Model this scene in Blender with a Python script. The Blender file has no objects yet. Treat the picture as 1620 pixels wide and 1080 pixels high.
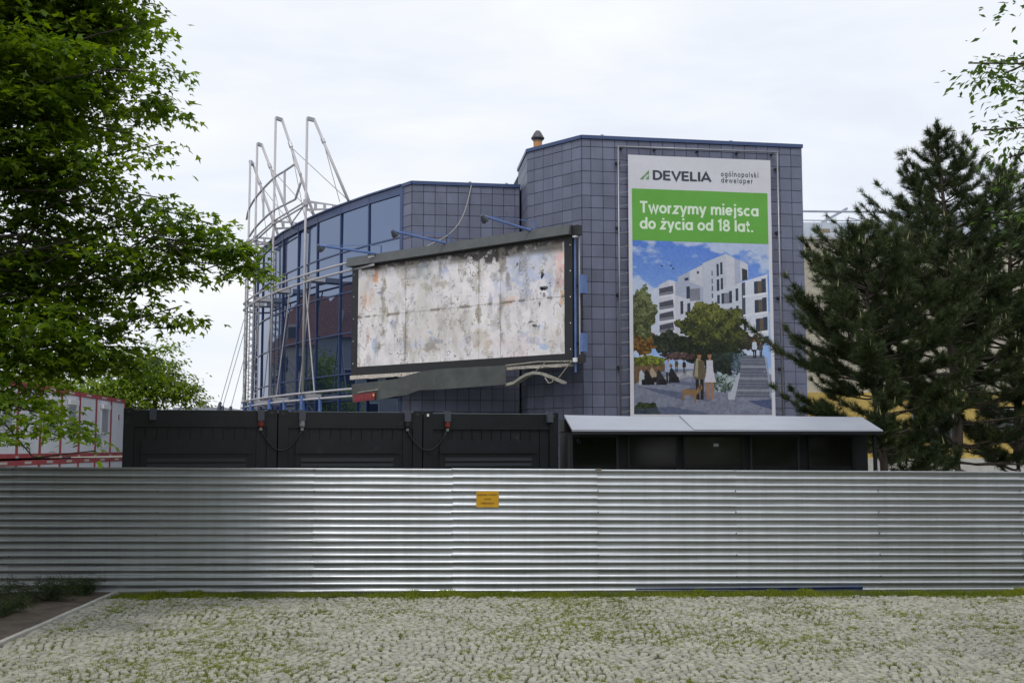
import bpy, math, random
import numpy as np
from mathutils import Vector, Matrix
random.seed(7); rng = np.random.default_rng(7)
SC = bpy.context.scene
COL = SC.collection
R = math.radians

# ---------------------------------------------------------------- camera, world, sun, exposure
F = 1800.0                                   # focal length in photo pixels (photo 1620 wide) -> 40 mm
PITCH = math.atan(168 / F)
ZC = 2.3
cam = bpy.data.cameras.new('camera'); co = bpy.data.objects.new('camera', cam); COL.objects.link(co)
cam.sensor_width = 36; cam.lens = F / 1620 * 36; cam.clip_end = 3000
co.location = (0, 0, ZC); co.rotation_euler = (math.pi / 2 + PITCH, 0, 0)
SC.camera = co
W = bpy.data.worlds.new('World'); SC.world = W; W.use_nodes = True
nt = W.node_tree; nt.nodes.clear()
def N(nt, t, **k):
    n = nt.nodes.new(t)
    for a, b in k.items():
        if a == 'inp':
            for i, v in b.items(): n.inputs[i].default_value = v
        else: setattr(n, a, b)
    return n
out = N(nt, 'ShaderNodeOutputWorld'); bg = N(nt, 'ShaderNodeBackground', inp={'Strength': 0.1})
sky = N(nt, 'ShaderNodeTexSky', sky_type='NISHITA', sun_disc=False, sun_elevation=R(58), sun_rotation=R(191))
tc = N(nt, 'ShaderNodeTexCoord')
mp = N(nt, 'ShaderNodeMapping', inp={'Scale': (1.2, 1.2, 4.5), 'Location': (3.1, 1.7, 0.35)})
no = N(nt, 'ShaderNodeTexNoise', inp={'Scale': 2.3, 'Detail': 6.0, 'Roughness': 0.55, 'Distortion': 0.3})
cr = N(nt, 'ShaderNodeValToRGB')
cr.color_ramp.elements[0].position = 0.36; cr.color_ramp.elements[0].color = (7.9, 8.4, 9.3, 1)
cr.color_ramp.elements[1].position = 0.62; cr.color_ramp.elements[1].color = (9.5, 9.65, 9.95, 1)
mx = N(nt, 'ShaderNodeMix', data_type='RGBA', inp={0: 0.93})
L = nt.links.new
L(tc.outputs['Generated'], mp.inputs[0]); L(mp.outputs[0], no.inputs['Vector']); L(no.outputs['Fac'], cr.inputs[0])
L(sky.outputs[0], mx.inputs[6]); L(cr.outputs[0], mx.inputs[7]); L(mx.outputs[2], bg.inputs[0]); L(bg.outputs[0], out.inputs[0])
sl = bpy.data.lights.new('sun', 'SUN'); sl.energy = 1.25; sl.angle = R(12); sl.color = (1, .96, .9)
so = bpy.data.objects.new('sun', sl); COL.objects.link(so)
so.rotation_euler = Vector((math.sin(R(191)) * math.cos(R(58)), math.cos(R(191)) * math.cos(R(58)), math.sin(R(58)))).to_track_quat('Z', 'Y').to_euler()
SC.view_settings.view_transform = 'Standard'; SC.view_settings.look = 'None'
SC.view_settings.exposure = 0.12; SC.view_settings.gamma = 1; SC.view_settings.use_curve_mapping = False

# ---------------------------------------------------------------- survey of the place (plan points from the photo)
cT, sT = math.cos(PITCH), math.sin(PITCH)
def ray(px, py):
    x = (px - 810) / F; y = -(py - 540) / F
    return np.array([x, cT - sT * y, sT + cT * y])
def atY(px, py, Y):
    r = ray(px, py); t = Y / r[1]; return np.array([r[0] * t, Y, ZC + r[2] * t])
def atZ(px, py, z):
    r = ray(px, py); t = (z - ZC) / r[2]; return np.array([r[0] * t, r[1] * t, z])
def on_plane(px, py, o, n):
    r = ray(px, py); C0 = np.array([0, 0, ZC]); t = ((np.array(o) - C0) @ np.array(n)) / (r @ np.array(n)); return C0 + r * t

# ---------------------------------------------------------------- helpers
def root_of(o):
    while o.parent: o = o.parent
    return o
def thing(name, label, cat, loc=(0, 0, 0), group=None, kind=None):
    o = bpy.data.objects.new(name, None); COL.objects.link(o); o.location = loc
    o.empty_display_size = 0.3
    tag(o, label, cat, group, kind); return o
def tag(o, label=None, cat=None, group=None, kind=None):
    if label: o['label'] = label
    if cat: o['category'] = cat
    if group: o['group'] = group
    if kind: o['kind'] = kind
    return o
def wloc(o):
    v = Vector((0, 0, 0))
    while o: v += Vector(o.location); o = o.parent
    return v
def link(name, me, mat, parent=None, loc=None, rot=None, scale=None, kind=None, label=None):
    """mesh coordinates are world coordinates unless loc is given"""
    o = bpy.data.objects.new(name, me); COL.objects.link(o)
    if mat and not me.materials: me.materials.append(mat)
    l = Vector(loc) if loc is not None else Vector((0, 0, 0))
    if parent: o.parent = parent; l = l - wloc(parent)
    o.location = l
    if rot is not None: o.rotation_euler = rot
    if scale is not None: o.scale = scale
    if kind: o['kind'] = kind
    if label: o['label'] = label
    return o
class MB:
    def __init__(s): s.v = []; s.f = []; s.uv = []
    def quad(s, a, b, c, d, uv=None):
        n = len(s.v); s.v += [tuple(a), tuple(b), tuple(c), tuple(d)]; s.f.append((n, n + 1, n + 2, n + 3)); 
        s.uv += list(uv) if uv else [(0, 0), (1, 0), (1, 1), (0, 1)]
    def poly(s, pts):
        n = len(s.v); s.v += [tuple(p) for p in pts]; s.f.append(tuple(range(n, n + len(pts)))); s.uv += [(0, 0)] * len(pts)
    def hexa(s, p):      # p: 4 bottom ccw, 4 top ccw
        n = len(s.v); s.v += [tuple(q) for q in p]
        for f in ((3, 2, 1, 0), (4, 5, 6, 7), (0, 1, 5, 4), (1, 2, 6, 5), (2, 3, 7, 6), (3, 0, 4, 7)):
            s.f.append(tuple(n + i for i in f)); s.uv += [(0, 0)] * 4
        return s
    def box(s, x0, x1, y0, y1, z0, z1):
        return s.hexa([(x0, y0, z0), (x1, y0, z0), (x1, y1, z0), (x0, y1, z0), (x0, y0, z1), (x1, y0, z1), (x1, y1, z1), (x0, y1, z1)])
    def obox(s, o, d, u0, u1, w0, w1, z0, z1):   # o plan origin, d plan unit direction, w = outward normal (to the right of d, i.e. towards camera)
        nx, ny = d[1], -d[0]
        P = lambda u, w, z: (o[0] + d[0] * u + nx * w, o[1] + d[1] * u + ny * w, z)
        return s.hexa([P(u0, w1, z0), P(u1, w1, z0), P(u1, w0, z0), P(u0, w0, z0), P(u0, w1, z1), P(u1, w1, z1), P(u1, w0, z1), P(u0, w0, z1)])
    def tube(s, pts, r, n=6, caps=True, flat=None):
        pts = [np.array(p, float) for p in pts]; m = len(pts)
        rs = r if hasattr(r, '__len__') else [r] * m
        base = len(s.v); up = np.array([0, 0, 1.0])
        for i, p in enumerate(pts):
            t = pts[min(i + 1, m - 1)] - pts[max(i - 1, 0)]; t /= (np.linalg.norm(t) + 1e-9)
            a = np.cross(t, up)
            if np.linalg.norm(a) < 1e-3: a = np.cross(t, np.array([0, 1.0, 0]))
            a /= np.linalg.norm(a); b = np.cross(a, t)
            for k in range(n):
                an = 2 * math.pi * (k + .5) / n
                s.v.append(tuple(p + a * math.cos(an) * rs[i] + b * math.sin(an) * rs[i]))
        for i in range(m - 1):
            for k in range(n):
                k2 = (k + 1) % n
                s.f.append((base + i * n + k, base + i * n + k2, base + (i + 1) * n + k2, base + (i + 1) * n + k)); s.uv += [(0, 0)] * 4
        if caps:
            s.f.append(tuple(base + k for k in range(n - 1, -1, -1))); s.uv += [(0, 0)] * n
            s.f.append(tuple(base + (m - 1) * n + k for k in range(n))); s.uv += [(0, 0)] * n
        return s
    def lathe(s, c, prof, n=16):
        base = len(s.v)
        for r, z in prof:
            for k in range(n):
                a = 2 * math.pi * k / n; s.v.append((c[0] + r * math.cos(a), c[1] + r * math.sin(a), c[2] + z))
        for i in range(len(prof) - 1):
            for k in range(n):
                k2 = (k + 1) % n
                s.f.append((base + i * n + k, base + i * n + k2, base + (i + 1) * n + k2, base + (i + 1) * n + k)); s.uv += [(0, 0)] * 4
        return s
    def mesh(s, name, smooth=False, uv=False):
        me = bpy.data.meshes.new(name); me.from_pydata(s.v, [], s.f); me.update()
        if uv:
            l = me.uv_layers.new(name='UVMap'); l.data.foreach_set('uv', np.array(s.uv, dtype=np.float32).ravel())
        if smooth: me.polygons.foreach_set('use_smooth', [True] * len(me.polygons))
        return me
    def build(s, name, mat, parent=None, smooth=False, uv=False, kind=None, label=None):
        return link(name, s.mesh(name, smooth, uv), mat, parent, kind=kind, label=label)
def np_mesh(name, V, Fq, smooth=False):
    """V (n,3), Fq (m,k) constant-size faces"""
    me = bpy.data.meshes.new(name); m, k = Fq.shape
    me.vertices.add(len(V)); me.vertices.foreach_set('co', V.astype(np.float32).ravel())
    me.loops.add(m * k); me.loops.foreach_set('vertex_index', Fq.astype(np.int32).ravel())
    me.polygons.add(m); me.polygons.foreach_set('loop_start', np.arange(0, m * k, k, dtype=np.int32))
    if smooth: me.polygons.foreach_set('use_smooth', np.ones(m, dtype=bool))
    me.update(calc_edges=True); return me
def scatter(name, tv, tf, pos, rot, scl):
    """copies of a small template: rot (n,3,3)"""
    n = len(pos); V = np.einsum('nij,kj->nki', rot, tv) * scl[:, None, None] + pos[:, None, :]
    Fq = (tf[None, :, :] + (np.arange(n) * len(tv))[:, None, None]).reshape(-1, tf.shape[1])
    return np_mesh(name, V.reshape(-1, 3), Fq)
def rot_zxy(yaw, tilt, roll):
    cy, sy, ct, st, cr_, sr = np.cos(yaw), np.sin(yaw), np.cos(tilt), np.sin(tilt), np.cos(roll), np.sin(roll)
    Z = np.zeros_like(cy); O = Z + 1
    Rz = np.stack([np.stack([cy, -sy, Z], -1), np.stack([sy, cy, Z], -1), np.stack([Z, Z, O], -1)], -2)
    Rx = np.stack([np.stack([O, Z, Z], -1), np.stack([Z, ct, -st], -1), np.stack([Z, st, ct], -1)], -2)
    Ry = np.stack([np.stack([cr_, Z, sr], -1), np.stack([Z, O, Z], -1), np.stack([-sr, Z, cr_], -1)], -2)
    return Rz @ Rx @ Ry
def frames(dirs, spin):
    """rotation matrices whose local +Y is dirs"""
    d = dirs / (np.linalg.norm(dirs, axis=1, keepdims=True) + 1e-9)
    up = np.tile(np.array([0, 0, 1.0]), (len(d), 1)); up[np.abs(d[:, 2]) > .98] = (1, 0, 0)
    a = np.cross(d, up); a /= np.linalg.norm(a, axis=1, keepdims=True); b = np.cross(a, d)
    c, s = np.cos(spin)[:, None], np.sin(spin)[:, None]
    return np.stack([a * c + b * s, d, -a * s + b * c], -1)

# ---------------------------------------------------------------- materials
def mat(name, col, rough=.6, metal=0, var=0, scale=3, spec=.5, bump=0, bscale=30, island=0, stretch=None, col2=None, wear=None, coat=0):
    m = bpy.data.materials.new(name); m.use_nodes = True; t = m.node_tree; b = t.nodes['Principled BSDF']
    b.inputs['Base Color'].default_value = (*col, 1); b.inputs['Roughness'].default_value = rough
    b.inputs['Metallic'].default_value = metal; b.inputs['Specular IOR Level'].default_value = spec
    b.inputs['Coat Weight'].default_value = coat
    g = N(t, 'ShaderNodeNewGeometry'); tcn = N(t, 'ShaderNodeTexCoord')
    vec = g.outputs['Position']
    if stretch:
        mp = N(t, 'ShaderNodeMapping', inp={'Scale': stretch}); t.links.new(vec, mp.inputs[0]); vec = mp.outputs[0]
    cur = None
    if var or col2:
        n1 = N(t, 'ShaderNodeTexNoise', inp={'Scale': scale, 'Detail': 8.0, 'Roughness': .65}); t.links.new(vec, n1.inputs['Vector'])
        c2 = col2 or tuple(c * (1 - var) for c in col); c1 = col if col2 else tuple(min(1, c * (1 + var)) for c in col)
        rmp = N(t, 'ShaderNodeValToRGB'); rmp.color_ramp.elements[0].position = .35; rmp.color_ramp.elements[1].position = .65
        rmp.color_ramp.elements[0].color = (*c2, 1); rmp.color_ramp.elements[1].color = (*c1, 1)
        t.links.new(n1.outputs['Fac'], rmp.inputs[0]); cur = rmp.outputs[0]
    if island:
        hs = N(t, 'ShaderNodeHueSaturation'); mr = N(t, 'ShaderNodeMapRange', inp={3: 1 - island, 4: 1 + island})
        oi = N(t, 'ShaderNodeObjectInfo'); ad = N(t, 'ShaderNodeMath', operation='ADD'); fr = N(t, 'ShaderNodeMath', operation='FRACT')
        t.links.new(g.outputs['Random Per Island'], ad.inputs[0]); t.links.new(oi.outputs['Random'], ad.inputs[1]); t.links.new(ad.outputs[0], fr.inputs[0])
        t.links.new(fr.outputs[0], mr.inputs[0]); t.links.new(mr.outputs[0], hs.inputs['Value'])
        if cur: t.links.new(cur, hs.inputs['Color'])
        else: hs.inputs['Color'].default_value = (*col, 1)
        cur = hs.outputs[0]
    if wear:   # (colour, scale, threshold)
        n3 = N(t, 'ShaderNodeTexNoise', inp={'Scale': wear[1], 'Detail': 10.0, 'Roughness': .7}); t.links.new(vec, n3.inputs['Vector'])
        r3 = N(t, 'ShaderNodeMapRange', inp={1: wear[2], 2: wear[2] + .12}); t.links.new(n3.outputs['Fac'], r3.inputs[0])
        mxx = N(t, 'ShaderNodeMix', data_type='RGBA'); t.links.new(r3.outputs[0], mxx.inputs[0])
        if cur: t.links.new(cur, mxx.inputs[6])
        else: mxx.inputs[6].default_value = (*col, 1)
        mxx.inputs[7].default_value = (*wear[0], 1); cur = mxx.outputs[2]
    if cur: t.links.new(cur, b.inputs['Base Color'])
    if bump:
        n2 = N(t, 'ShaderNodeTexNoise', inp={'Scale': bscale, 'Detail': 6.0}); t.links.new(vec, n2.inputs['Vector'])
        bp = N(t, 'ShaderNodeBump', inp={'Strength': bump, 'Distance': .02}); t.links.new(n2.outputs['Fac'], bp.inputs['Height']); t.links.new(bp.outputs[0], b.inputs['Normal'])
    return m
def leaf_mat(name, c1, c2, trans=.45, rough=.45, gloss=.35, tcol=1.6):
    m = bpy.data.materials.new(name); m.use_nodes = True; t = m.node_tree; b = t.nodes['Principled BSDF']; o = t.nodes['Material Output']
    g = N(t, 'ShaderNodeNewGeometry'); n1 = N(t, 'ShaderNodeTexNoise', inp={'Scale': .9, 'Detail': 3.0})
    t.links.new(g.outputs['Position'], n1.inputs['Vector'])
    ad = N(t, 'ShaderNodeMath', operation='MULTIPLY_ADD', inp={1: .55}); t.links.new(g.outputs['Random Per Island'], ad.inputs[0]); 
    sb = N(t, 'ShaderNodeMath', operation='SUBTRACT', inp={1: .28}); t.links.new(n1.outputs['Fac'], sb.inputs[0]); t.links.new(sb.outputs[0], ad.inputs[2])
    r = N(t, 'ShaderNodeValToRGB'); r.color_ramp.elements[0].position = .15; r.color_ramp.elements[1].position = .85
    r.color_ramp.elements[0].color = (*c1, 1); r.color_ramp.elements[1].color = (*c2, 1); t.links.new(ad.outputs[0], r.inputs[0])
    t.links.new(r.outputs[0], b.inputs['Base Color']); b.inputs['Roughness'].default_value = rough; b.inputs['Specular IOR Level'].default_value = gloss
    tr = N(t, 'ShaderNodeBsdfTranslucent'); hs = N(t, 'ShaderNodeHueSaturation', inp={'Value': tcol, 'Saturation': 1.1, 'Hue': .485}); t.links.new(r.outputs[0], hs.inputs['Color']); t.links.new(hs.outputs[0], tr.inputs[0])
    ms = N(t, 'ShaderNodeMixShader', inp={0: trans}); t.links.new(b.outputs[0], ms.inputs[1]); t.links.new(tr.outputs[0], ms.inputs[2]); t.links.new(ms.outputs[0], o.inputs[0])
    return m
def img_mat(name, arr, rough=.7, spec=.3):
    h, w, _ = arr.shape
    im = bpy.data.images.new(name, w, h); px = np.ones((h, w, 4), np.float32); px[..., :3] = arr[::-1]; im.pixels.foreach_set(px.ravel()); im.pack()
    m = bpy.data.materials.new(name); m.use_nodes = True; t = m.node_tree; b = t.nodes['Principled BSDF']
    ti = N(t, 'ShaderNodeTexImage'); ti.image = im; t.links.new(ti.outputs[0], b.inputs['Base Color']); b.inputs['Roughness'].default_value = rough; b.inputs['Specular IOR Level'].default_value = spec
    return m
M = {}
M['tile'] = mat('granite_tile', (.128, .142, .212), .5, var=.12, scale=1.3, island=.14, bump=.12, bscale=60, wear=((.10, .105, .14), 2.2, .62), stretch=(1, 1, .45))
M['joint'] = mat('joint_dark', (.015, .016, .02), .9)
M['blue'] = mat('blue_aluminium', (.035, .065, .17), .38, var=.1)
M['bluemetal'] = mat('blue_painted_steel', (.09, .16, .38), .42, var=.15)
M['white_steel'] = mat('white_painted_steel', (.44, .43, .455), .5, var=.06, scale=1.2)
M['zinc'] = mat('galvanised_post', (.32, .33, .36), .45, metal=.6, var=.1)
M['black_cont'] = mat('black_container_paint', (.0065, .008, .012), .42, var=.3, scale=2, wear=((.03, .032, .038), 5, .6))
M['black_dark'] = mat('black_frame_paint', (.007, .008, .011), .4)
M['slat'] = mat('grey_shutter', (.03, .034, .042), .45)
M['socket'] = mat('grey_socket', (.06, .07, .09), .5)
M['red_plug'] = mat('red_plug', (.16, .02, .012), .5)
M['rubber'] = mat('black_cable', (.01, .01, .012), .6)
M['roof_edge'] = mat('pale_roof_lip', (.45, .47, .5), .5)
M['canopy'] = mat('pale_metal_roof', (.33, .35, .41), .35, var=.06, scale=1.5)
M['darkroom'] = mat('dark_board_wall', (.009, .009, .011), .6, var=.3)
M['kglass'] = mat('dark_window_glass', (.012, .013, .012), .08, spec=.5)
M['white'] = mat('white_plastic', (.7, .71, .72), .5)
M['cabin'] = mat('light_grey_cabin_panel', (.66, .68, .74), .5, var=.05, scale=.6, wear=((.40, .38, .36), 3, .68))
M['blind'] = mat('lowered_blind', (.30, .32, .36), .4)
M['red'] = mat('red_frame_paint', (.34, .055, .06), .5, var=.2, scale=2, wear=((.5, .3, .27), 3, .66))
M['frame_black'] = mat('board_frame_black', (.010, .010, .013), .5, var=.3, wear=((.05, .05, .055), 6, .65))
M['fascia'] = mat('grey_green_fascia', (.085, .092, .095), .5, var=.16, scale=1.5, wear=((.045, .05, .045), 2.2, .6))
M['fascia2'] = mat('dirty_fascia', (.055, .06, .057), .5, var=.3, scale=1.2, wear=((.10, .11, .10), 3, .6))
M['peel'] = mat('peeling_white_ledge', (.55, .50, .44), .8, var=.2, scale=8, wear=((.12, .09, .06), 5, .56))
M['tray'] = mat('bent_zinc_tray', (.28, .27, .23), .5, var=.3, scale=6)
M['wire'] = mat('grey_wire', (.30, .30, .28), .5)
M['banner_white'] = mat('banner_white', (.60, .60, .66), .6, var=.03)
M['banner_green'] = mat('banner_green', (.11, .36, .045), .6, var=.04, scale=2)
M['letter_white'] = mat('letter_white', (.66, .78, .62), .6)
M['letter_dark'] = mat('letter_dark', (.03, .04, .065), .6)
M['logo_green'] = mat('logo_green', (.11, .30, .09), .6)
M['orange_pipe'] = mat('rusty_orange_pipe', (.58, .24, .05), .6, col2=(.40, .24, .12), scale=4)
M['cowl'] = mat('dark_cowl', (.07, .065, .08), .5)
M['beige'] = mat('beige_render', (.50, .46, .37), .85, var=.06, scale=.8, stretch=(1, 1, .25), wear=((.40, .37, .30), .9, .6))
M['yellow'] = mat('ochre_yellow_wall', (.50, .36, .10), .8, var=.12, scale=1)
M['plinth'] = mat('pale_plinth', (.45, .44, .41), .8, var=.1)
M['roofgrey'] = mat('grey_blue_roof_sheet', (.34, .38, .45), .5, var=.1, scale=1)
M['tarp'] = mat('blue_tarp', (.02, .045, .16), .5, var=.3, scale=3)
M['wood'] = mat('weathered_wood', (.25, .21, .15), .8, var=.2)
M['soil'] = mat('bare_soil', (.085, .066, .048), .95, var=.35, scale=4, bump=.6, bscale=25)
M['moss'] = mat('mossy_joint_sand', (.035, .033, .025), .95, col2=(.05, .075, .015), scale=3.5, bump=.5, bscale=40)
M['kerb'] = mat('concrete_kerb', (.40, .39, .36), .85, var=.15, scale=6, bump=.2)
M['ground'] = mat('ground_far', (.12, .12, .09), .95, var=.2, scale=.5)
M['road'] = mat('asphalt', (.06, .06, .06), .9, var=.2)
M['stone'] = mat('granite_setts', (.335, .325, .272), .8, var=.06, scale=1.1, island=.20, bump=.4, bscale=55, wear=((.27, .275, .19), 1.7, .60))
M['grass'] = leaf_mat('grass_blades', (.075, .125, .012), (.29, .32, .045), .35, .6, .2)
M['maple'] = leaf_mat('maple_leaves', (.040, .090, .012), (.20, .31, .032), .55, .42, .35)
M['lime'] = leaf_mat('lime_tree_leaves', (.09, .16, .02), (.26, .36, .045), .5, .5, .3)
M['ash'] = leaf_mat('ash_leaves', (.035, .08, .02), (.11, .19, .035), .45, .45, .35)
M['needle'] = leaf_mat('pine_needles', (.024, .040, .015), (.075, .105, .036), .12, .5, .25)
M['candle'] = mat('pine_candles', (.20, .20, .09), .8, var=.2)
M['juniper'] = leaf_mat('juniper_needles', (.02, .035, .012), (.06, .09, .025), .15, .6, .2)
M['bark'] = mat('grey_brown_bark', (.055, .045, .036), .9, var=.35, scale=9, stretch=(1, 1, .3), bump=.6, bscale=30)
M['pbark'] = mat('pine_bark', (.075, .058, .045), .9, var=.35, scale=9, stretch=(1, 1, .3), bump=.6, bscale=30)
M['house1'] = mat('cream_facade', (.50, .46, .38), .85, var=.05)
M['house2'] = mat('grey_facade', (.42, .42, .41), .85, var=.05)
M['rooftile'] = mat('red_clay_roof', (.19, .09, .065), .8, var=.45, scale=6, bump=.5, bscale=12)
M['win'] = mat('house_window', (.04, .05, .06), .1)
# zinc fence sheet: metallic, streaked
def fence_mat():
    m = mat('galvanised_sheet', (.62, .64, .66), .36, metal=.86); t = m.node_tree; b = t.nodes['Principled BSDF']
    g = N(t, 'ShaderNodeNewGeometry'); mp = N(t, 'ShaderNodeMapping', inp={'Scale': (2.2, 1, .12)}); t.links.new(g.outputs['Position'], mp.inputs[0])
    n1 = N(t, 'ShaderNodeTexNoise', inp={'Scale': 2.5, 'Detail': 8.0, 'Roughness': .7}); t.links.new(mp.outputs[0], n1.inputs['Vector'])
    oi = N(t, 'ShaderNodeObjectInfo'); n2 = N(t, 'ShaderNodeTexNoise', inp={'Scale': 14.0, 'Detail': 5.0}); t.links.new(g.outputs['Position'], n2.inputs['Vector'])
    r = N(t, 'ShaderNodeValToRGB'); r.color_ramp.elements[0].position = .3; r.color_ramp.elements[1].position = .7
    r.color_ramp.elements[0].color = (.38, .40, .42, 1); r.color_ramp.elements[1].color = (.46, .485, .52, 1); t.links.new(n1.outputs['Fac'], r.inputs[0])
    hs = N(t, 'ShaderNodeHueSaturation'); mr = N(t, 'ShaderNodeMapRange', inp={3: .97, 4: 1.04}); t.links.new(oi.outputs['Random'], mr.inputs[0]); t.links.new(mr.outputs[0], hs.inputs['Value'])
    t.links.new(r.outputs[0], hs.inputs['Color']); t.links.new(hs.outputs[0], b.inputs['Base Color'])
    r2 = N(t, 'ShaderNodeMapRange', inp={3: .34, 4: .46}); t.links.new(n2.outputs['Fac'], r2.inputs[0]); t.links.new(r2.outputs[0], b.inputs['Roughness'])
    return m
M['sheet'] = fence_mat()
def glass_mat():
    m = mat('blue_reflective_glass', (.012, .02, .045), .015); b = m.node_tree.nodes['Principled BSDF']
    b.inputs['IOR'].default_value = 3.3; b.inputs['Specular Tint'].default_value = (.56, .70, 1.0, 1); return m
M['glass'] = glass_mat()

# ================================================================ THE SETTING
MB().box(-700, 700, -300, 1500, -.30, -.09).build('ground', M['ground'], kind='structure')

# ---- cobbled paving ----
KA, KB = np.array([-6.04, 13.69]), np.array([-6.29, 17.84]); kd = (KB - KA) / np.linalg.norm(KB - KA)
paving = MB().hexa([(-5.7, 8.0, -.09), (13, 8.0, -.09), (13, 18.9, -.09), (-6.31, 18.2, -.09), (-5.7, 8.0, -.024), (13, 8.0, -.024), (13, 18.9, -.024), (-6.31, 18.2, -.024)]).build('cobbled_paving', M['moss'], kind='structure')
S = .090
def stone_template(seed):
    r = np.random.default_rng(seed); a = .435 * S
    b = np.array([[-a, -a], [a, -a], [a, a], [-a, a]]) * (1 + r.uniform(-.16, .08, (4, 2)))
    top = b * .76; h = r.uniform(-.002, .002, 4)
    V = np.vstack([np.c_[b, np.full(4, -.035)], np.c_[b, np.full(4, -.009)], np.c_[top, h + .002]])
    Fq = []
    for i in range(4):
        j = (i + 1) % 4; Fq += [(i, j, 4 + j, 4 + i), (4 + i, 4 + j, 8 + j, 8 + i)]
    Fq.append((8, 9, 10, 11)); return V, np.array(Fq)
P = []
row = 0; y = 9.6
while y < 18.15:
    x = -6.4 + (row % 2) * S / 2 + random.uniform(0, S)
    while x < 11:
        seg = 1.3; ph = ((x / seg) % 1) - .5
        yy = y + .30 * (ph * ph) * 2 * seg * .9 + rng.normal(0, .006)
        P.append((x + rng.normal(0, .006), yy, rng.normal(0, .0028), math.atan(ph * 1.1) + rng.normal(0, .06)))
        x += S * rng.uniform(.92, 1.14)
    y += S * 1.03; row += 1
P = np.array(P)
kx = KA[0] + (P[:, 1] - KA[1]) * kd[0] / kd[1]
P = P[(P[:, 0] > kx + .06) & (P[:, 1] < 17.95 + .022 * P[:, 0] + rng.normal(0, .06, len(P)))]
P = P[rng.random(len(P)) > .012]
inview = np.abs(P[:, 0]) < .45 * P[:, 1] - .05
vis = np.where(inview & (P[:, 1] > 11.36))[0]
near = vis[np.argsort(P[vis, 1])][:300]
tmpl = [stone_template(i) for i in range(6)]
smesh = []
for V, Fq in tmpl:
    me = np_mesh('cobblestone', V, Fq); me.materials.append(M['stone']); smesh.append(me)
for i in near:
    x, y, z, a = P[i]; s = rng.uniform(.94, 1.06)
    link('cobblestone', smesh[i % 6], None, paving, loc=(x, y, z), rot=(rng.normal(0, .03), rng.normal(0, .03), a), scale=(s, s * rng.uniform(.9, 1.05), 1))
rest = np.setdiff1d(np.arange(len(P)), near)
Vs, Fs, off = [], [], 0
for k in range(6):
    idx = rest[rest % 6 == k]; V, Fq = tmpl[k]; n = len(idx)
    a = P[idx, 3]; c, s = np.cos(a), np.sin(a); sc = rng.uniform(.92, 1.06, (n, 2))
    tx, ty = rng.normal(0, .035, n), rng.normal(0, .035, n)
    vx = V[None, :, 0] * sc[:, :1]; vy = V[None, :, 1] * sc[:, 1:]
    X = vx * c[:, None] - vy * s[:, None] + P[idx, 0][:, None]; Y = vx * s[:, None] + vy * c[:, None] + P[idx, 1][:, None]
    Z = V[None, :, 2] + P[idx, 2][:, None] + vx * tx[:, None] + vy * ty[:, None]
    Vs.append(np.stack([X, Y, Z], -1).reshape(-1, 3)); Fs.append((Fq[None] + off + (np.arange(n) * len(V))[:, None, None]).reshape(-1, 4)); off += n * len(V)
link('cobblestones', np_mesh('cobblestones', np.vstack(Vs), np.vstack(Fs)), M['stone'], paving, kind='stuff')

# ---- soil bed + kerb ----
sb = MB(); gx = np.linspace(-16, 0, 60); gy = np.linspace(7, 18.6, 44)
hh = lambda x, y: .02 + .035 * math.sin(x * 2.1 + y) * math.sin(y * 1.7) + .02 * math.sin(x * 7 + y * 5)
for i in range(59):
    for j in range(43):
        def pt(i, j):
            yv = gy[j]; xe = KA[0] + (yv - KA[1]) * kd[0] / kd[1] - .06; xv = xe + gx[i] * .7
            return (xv, yv, hh(xv, yv) * min(1, -gx[i]) - .01)
        sb.quad(pt(i, j), pt(i + 1, j), pt(i + 1, j + 1), pt(i, j + 1))
sb.build('soil_bed', M['soil'], kind='structure', smooth=True)
kerb = thing('kerb', None, None, (KA[0], KA[1], 0)); kerb['kind'] = 'structure'
me = MB().box(-.035, .035, -.495, .495, -.09, .022).mesh('kerb_stone'); me.materials.append(M['kerb'])
for i in range(-5, 5):
    p = KA + kd * (i + .5); link('kerb_stone', me, None, kerb, loc=(p[0], p[1], rng.normal(0, .003)), rot=(0, 0, math.atan2(-kd[0], kd[1]) + rng.normal(0, .004)))

# ---- grass: verge under the fence and tufts in the joints ----
def blades(pos, h, lean=.5):
    n = len(pos); tv = np.array([[-.5, 0, 0], [.5, 0, 0], [.18, .12, .6], [0, .5, 1.]]) * np.array([.10, .6, 1]); tf = np.array([[0, 1, 2], [0, 2, 3]])
    yaw = rng.uniform(0, 6.28, n); return scatter('grass', tv, tf, pos, rot_zxy(yaw, rng.normal(0, lean, n), rng.normal(0, lean * .6, n)), h)
n = 60000; x = rng.uniform(-9, 11, n); d = rng.beta(1.3, 1.8, n)
yb = 18.48 + .0245 * x; pos = np.c_[x, yb - .02 - d * (.70 + .12 * np.sin(x * 3) + .1 * np.sin(x * 7.7)), np.zeros(n) - .015]
cl = .5 + .5 * np.sin(x * 2.3 + 1) * np.sin(x * .9) + .3 * np.sin(x * 11)
keep = (x > -6.2) & (rng.random(n) < .35 + .6 * cl); pos = pos[keep]
g1 = blades(pos, rng.uniform(.03, .07, len(pos)) * (1 + .5 * (cl[keep] > .95)))
tag(link('verge_grass', g1, M['grass']), 'strip of short green grass along the foot of the metal fence', 'grass', kind='stuff')
nn = 42000; cx = rng.uniform(-8, 8.5, nn); cy = rng.uniform(11, 18.2, nn)
from mathutils import noise as mn
w = np.array([mn.noise(Vector((a * .45, b * .45, 3))) + .8 * mn.noise(Vector((a * 3.1, b * 3.1, 9))) for a, b in zip(cx, cy)])
ok = (rng.random(nn) < np.clip(.26 + w * .9, .08, 1)) & (cx > -5.95); cx, cy, w = cx[ok], cy[ok], w[ok]
P2 = []
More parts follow.
